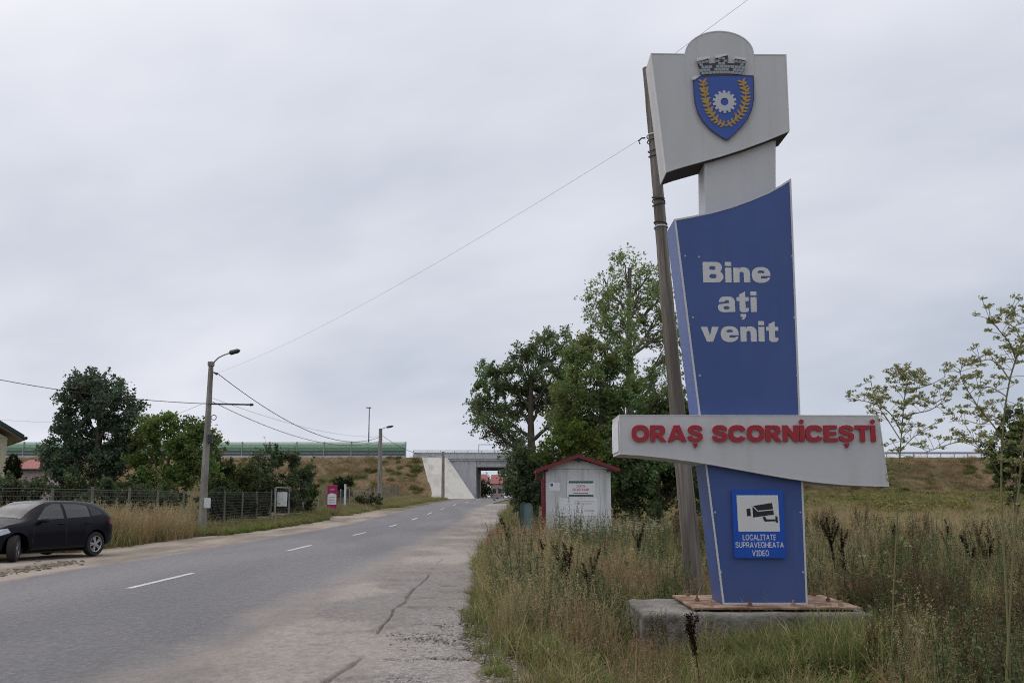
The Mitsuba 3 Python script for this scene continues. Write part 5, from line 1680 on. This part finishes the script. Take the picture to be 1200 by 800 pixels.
# ------------------------------------------------------------------ trees
def tree(name, label, cat_, base, trunk_r, trunk_h, blobs, col, leaf, n_leaf, seed, clump_r=0.55, clumps=14, bark=(0.11, 0.095, 0.075), group_=None, fork=None, shell=0.55, gap=0.0, lean=(0, 0)):
    """base: (x, y, z); blobs: (dx, dy, z, rx, ry, rz) crown masses; each gets a limb from the trunk and leaf clumps of its own."""
    rng = np.random.default_rng(seed)
    base = np.asarray(base, float)
    wood, lf = [], []
    tt = np.linspace(0, 1, 10)
    tp = base + np.stack([lean[0] * tt ** 1.4 + 0.08 * np.sin(tt * 5 + seed), lean[1] * tt ** 1.4 + 0.05 * np.cos(tt * 4 + seed), trunk_h * tt - 0.15], 1)
    tr = trunk_r * np.interp(tt, [0, .06, 1], [1.45, 1.0, .30])
    wood.append(tube(tp, tr, 9))
    tot = sum(b[3] * b[4] * b[5] for b in blobs) ** 1.0
    wts = np.array([(b[3] * b[4] * b[5]) ** 0.75 for b in blobs])
    wts /= wts.sum()
    for (dx, dy, zc, rx_, ry_, rz_), w in zip(blobs, wts):
        c = base + [dx, dy, zc]
        zt = np.clip(zc - 0.75 * rz_ - 0.35 * math.hypot(dx, dy), 0.18 * trunk_h, 0.96 * trunk_h)
        t0 = zt / trunk_h
        p0 = np.array([np.interp(t0, tt, tp[:, k]) for k in range(3)])
        r0 = trunk_r * np.interp(t0, [0, 1], [0.6, 0.25])
        q = np.linspace(0, 1, 8)[:, None]
        mid = p0 * 0.45 + c * 0.55 + [0, 0, -0.15 * rz_]
        limb = (1 - q) ** 2 * p0 + 2 * q * (1 - q) * mid + q * q * (c + [0, 0, rz_ * 0.5])
        limb += rng.normal(size=limb.shape) * 0.05 * np.minimum(q, 1 - q) * 2
        wood.append(tube(limb, np.linspace(r0, max(0.012, r0 * 0.25), 8), 6, False))
        nc = max(4, int(clumps))
        cd = rng.normal(size=(nc, 3))
        cd /= np.linalg.norm(cd, axis=1, keepdims=True)
        cc = c + cd * np.array([rx_, ry_, rz_]) * (shell + (1.0 - shell) * rng.random((nc, 1)))
        for j in range(nc):
            s0 = limb[rng.integers(2, 8)]
            m_ = (s0 + cc[j]) / 2 + rng.normal(size=3) * 0.12 * rx_
            wood.append(tube([s0, m_, cc[j]], [max(0.01, r0 * .28), max(0.008, r0 * .16), 0.006], 4, False))
            nl = int(1.25 * n_leaf * w / nc * (0.55 + 0.9 * rng.random()))
            if rng.random() < gap:
                nl = nl // 4
            ns = 5
            sd = cd[j] * 0.7 + rng.normal(size=(ns, 3)) * 0.75 + [0, 0, 0.25 if 'poplar' in name else 0.0]
            sd /= np.linalg.norm(sd, axis=1, keepdims=True)
            sl = clump_r * (0.7 + 1.5 * rng.random(ns) ** 1.5)
            wh = rng.integers(0, ns, nl)
            tq = rng.random(nl) ** 0.8
            pts = cc[j] + sd[wh] * (sl[wh] * tq)[:, None] + rng.normal(size=(nl, 3)) * clump_r * 0.30 * (1.15 - 0.75 * tq)[:, None]
            cj = np.asarray(col) * (1 + 0.28 * (rng.random() * 2 - 1)) * (1 + 0.10 * (rng.random(3) * 2 - 1))
            lf.append(leaves(pts, leaf * 0.85 * (0.65 + 0.7 * rng.random(nl)), vary(cj, nl, rng, 0.3, 0.1), rng, 0.25, 1.5))
    k = thing(name, label, cat_, group_)
    wd = cat(*wood)
    wd_c = np.asarray(bark)[None] * (0.8 + 0.5 * meshkit.noise(np.array(wd.vertices) * [6, 6, 1.2], 3)[:, None])
    part(k, "trunk", wd, "bark_mat", smooth=True, color=wd_c)
    a, b, c_ = join(lf)
    part(k, "crown", (a, b), "leaf_mat", color=c_)
    return k


def px_blobs(base, Y, lst):
    """(u, v, half width px, half height px, depth offset) -> crown masses relative to the base."""
    out = []
    for u, v_, hw_, hh_, dy in lst:
        c = P(u, v_, Y + dy)
        k = (Y + dy) / F
        out.append((c[0] - base[0], dy, c[2] - base[2], hw_ * k, 0.85 * max(hw_, hh_ * .8) * k, hh_ * k))
    return out


def px_tree(name, label, cat_, u, Y, trunk_r, vtop, lst, col, leaf, n, seed, **kw):
    x = PX(u, 590, Y)
    base = np.array([x, Y, float(ground_z(x, Y)) - 0.1])
    h = PZ(vtop, Y) - base[2]
    return tree(name, label, cat_, base, trunk_r, h, px_blobs(base, Y, lst), col, leaf, n, seed, **kw)


POP, POP2, DK = (0.185, 0.235, 0.118), (0.27, 0.335, 0.155), (0.130, 0.175, 0.078)
# poplar with forked trunk left of the shed
px_tree("poplar_tree", "broad dark poplar with open crown and visible limbs behind the shed's left side", "tree", 624, 52, 0.30, 430,
        [(583, 440, 24, 24, 0), (570, 478, 16, 16, .5), (588, 505, 14, 14, -.4), (606, 470, 20, 24, .8), (618, 432, 20, 22, -.3), (640, 412, 16, 20, .5), (655, 440, 18, 24, 0), (636, 470, 20, 20, 1), (658, 485, 18, 18, -.8), (603, 520, 12, 12, 1), (566, 500, 12, 12, -1), (664, 405, 10, 12, 1)],
        POP, 0.105, 25000, 1, clump_r=0.42, clumps=16, shell=0.45, gap=0.15)
# tall light poplar
px_tree("poplar_tree", "tallest poplar with sparse pale branches, just left of the wooden pole", "tree", 742, 46, 0.26, 310,
        [(732, 318, 17, 22, 0), (708, 338, 22, 24, .5), (752, 345, 24, 26, -.4), (700, 372, 18, 24, .6), (728, 372, 26, 24, 0), (768, 385, 22, 28, .7), (780, 350, 16, 24, .3), (745, 410, 24, 24, -.8), (712, 412, 22, 24, 0), (790, 415, 18, 26, -.5), (762, 325, 15, 18, .5), (792, 380, 14, 22, .4), (770, 450, 24, 24, .2)],
        POP2, 0.095, 17000, 2, clump_r=0.42, clumps=15, shell=0.4, gap=0.38, bark=(0.17, 0.155, 0.125))
px_tree("locust_tree", "dense mid green tree between the two poplars above the shed roof", "tree", 705, 43, 0.22, 440,
        [(692, 425, 24, 32, 0), (716, 450, 26, 32, .5), (676, 460, 20, 30, -.4), (700, 490, 32, 30, 0), (735, 480, 24, 34, .6), (690, 520, 36, 26, .8), (728, 525, 30, 30, 0), (665, 500, 18, 22, .5)],
        (0.20, 0.255, 0.10), 0.10, 30000, 3, clump_r=0.5, clumps=16)
px_tree("dark_tree", "dark leafy tree behind the shed's right side and wooden pole", "tree", 770, 41, 0.2, 500,
        [(760, 500, 26, 34, 0), (785, 520, 26, 40, .5), (745, 545, 26, 30, -.4), (775, 565, 34, 30, 0), (735, 575, 24, 22, .3), (802, 560, 22, 34, .2), (790, 480, 18, 22, .4)],
        DK, 0.11, 34000, 4, clump_r=0.55, clumps=15)
px_tree("dark_bush", "dark upright bush at the foot of the broad poplar left of the shed", "bush", 608, 46, 0.1, 555,
        [(609, 560, 14, 26, 0), (620, 545, 13, 26, .5), (602, 580, 9, 16, -.4), (622, 575, 18, 18, 0), (640, 560, 16, 28, 1.2), (611, 535, 8, 14, .3)], (0.125, 0.165, 0.088), 0.10, 15000, 5, clump_r=0.4, clumps=12)
px_tree("young_tree", "lighter green young tree rising directly behind the shed roof peak", "tree", 668, 40, 0.09, 530,
        [(672, 520, 18, 18, 0), (652, 532, 14, 14, .4), (690, 535, 18, 14, 0), (712, 545, 16, 16, .5)], (0.13, 0.175, 0.045), 0.09, 8000, 6, clump_r=0.4, clumps=10)
# left side
px_tree("dark_tree", "dense dark round-topped tree left of the near lamp pole", "tree", 112, 49, 0.22, 470,
        [(113, 462, 26, 22, 0), (92, 478, 20, 24, .5), (138, 484, 22, 26, -.3), (84, 512, 24, 26, 0), (122, 510, 34, 34, .6), (148, 520, 16, 28, 0), (72, 545, 22, 24, -.4), (106, 550, 36, 30, .3), (142, 556, 24, 30, 0), (104, 450, 18, 12, 0), (128, 455, 14, 12, .2)],
        (0.125, 0.165, 0.108), 0.115, 30000, 7, clump_r=0.44, clumps=17)
px_tree("walnut_tree", "bright green loose tree between the dark tree and the near lamp pole", "tree", 196, 47.5, 0.14, 510,
        [(190, 500, 18, 14, 0), (172, 512, 14, 18, .4), (210, 516, 20, 20, -.3), (232, 508, 16, 14, .3), (180, 545, 26, 26, 0), (215, 548, 26, 26, .4), (240, 535, 14, 26, 0), (196, 570, 36, 20, .2)],
        (0.175, 0.235, 0.075), 0.11, 18000, 8, clump_r=0.42, clumps=13, gap=0.1)
bush_data = [("rounded dark green bush behind the wire fence near the gate, the largest", 325, 64, [(320, 555, 30, 24, 0), (342, 552, 20, 22, .5), (300, 566, 22, 20, -.4), (352, 572, 12, 20, .3), (330, 580, 32, 20, 0), (316, 534, 14, 10, 0)], (0.115, 0.150, 0.078)),
             ("olive bush behind the fence just right of the near lamp pole", 268, 58, [(262, 565, 18, 22, 0), (284, 562, 18, 20, .4), (272, 585, 26, 20, .3), (250, 550, 10, 18, 0)], (0.115, 0.135, 0.058)),
             ("low dark hedge bush behind the fence under the dark tree", 90, 44, [(60, 585, 26, 18, 0), (100, 585, 30, 20, .5), (140, 588, 28, 18, -.3), (178, 588, 24, 18, .2), (30, 582, 20, 18, .2), (5, 580, 20, 16, .2)], (0.11, 0.140, 0.072)),
             ("long dark hedge bush close behind the near wire fence right of the lamp pole", 296, 60, [(256, 592, 14, 14, -8), (276, 592, 14, 14, -5), (294, 590, 14, 14, -1), (310, 588, 11, 13, 4), (330, 588, 11, 12, 11)], (0.075, 0.098, 0.050)),
             ("small leafy sapling in the gap right of the gate", 359, 69, [(358, 586, 6, 12, 0), (362, 578, 4, 10, .2)], (0.06, 0.085, 0.03)),
             ("dark low bush behind the pink sign", 400, 96, [(404, 572, 10, 8, 0), (396, 575, 8, 7, .5)], (0.03, 0.042, 0.02)),
             ("brown-green roadside bush at the foot of the far lamp pole, left of it", 432, 90, [(432, 588, 12, 7, 0), (424, 592, 8, 5, .4)], (0.06, 0.065, 0.03))]
for i, (lab, u, Y, lst, col) in enumerate(bush_data):
    px_tree("bush", lab, "bush", u, Y, 0.06, 575, lst, col, 0.11 if Y < 70 else 0.13, 15000 if i < 4 else 2500, 30 + i, clump_r=0.42, clumps=12)
for i, (u, v0, hw_) in enumerate(((10, 538, 5), (18.5, 537, 4.5))):
    Y = 47.0
    x = PX(u, 560, Y)
    z0, z1 = float(ground_z(x, Y)), PZ(v0, Y)
    lst = [(0, 0, z0 + (z1 - z0) * t - z0, hw_ * Y / F * (1.1 - 0.75 * t), hw_ * Y / F * (1.1 - 0.75 * t), 0.45) for t in (0.2, 0.4, 0.6, 0.78, 0.9)]
    tree("thuja", ("left" if i == 0 else "right") + " one of two slim dark conifers beside the cream house", "conifer", (x, Y, z0), 0.05, (z1 - z0) * .9, lst, (0.028, 0.042, 0.02), 0.07, 5000, 50 + i, clump_r=0.17, clumps=9, group_="slim conifers by the cream house")
px_tree("field_tree", "dark green tree standing in the field at the right picture edge", "tree", 1192, 58, 0.14, 520,
        [(1190, 500, 20, 22, 0), (1176, 530, 16, 24, .5), (1200, 535, 22, 28, 0), (1188, 560, 22, 22, .4), (1214, 510, 18, 22, 0)], (0.095, 0.13, 0.055), 0.11, 18000, 60, clump_r=0.42, clumps=13)
# trees beyond the bridge opening
for i, (u, v_, hw_, hh_, Y, lab) in enumerate(((566, 572, 6, 6, 205, "small dark tree seen through the bridge opening, left of the road"), (582, 565, 15, 11, 262, "round tree seen through the bridge opening beyond the houses"), (603, 570, 9, 8, 215, "dark tree right of the road beyond the bridge"), (545, 566, 9, 10, 250, "tree beyond the bridge hidden partly by the abutment"))):
    px_tree("far_tree", lab, "tree", u, Y, 0.15, v_, [(u - 2, v_, hw_ * .7, hh_ * .8, 0), (u + hw_ * .5, v_ + 2, hw_ * .6, hh_ * .7, .5), (u - hw_ * .5, v_ + 4, hw_ * .6, hh_ * .6, .5)], (0.05, 0.072, 0.03), 0.25, 1600, 70 + i, clump_r=0.9, clumps=8)
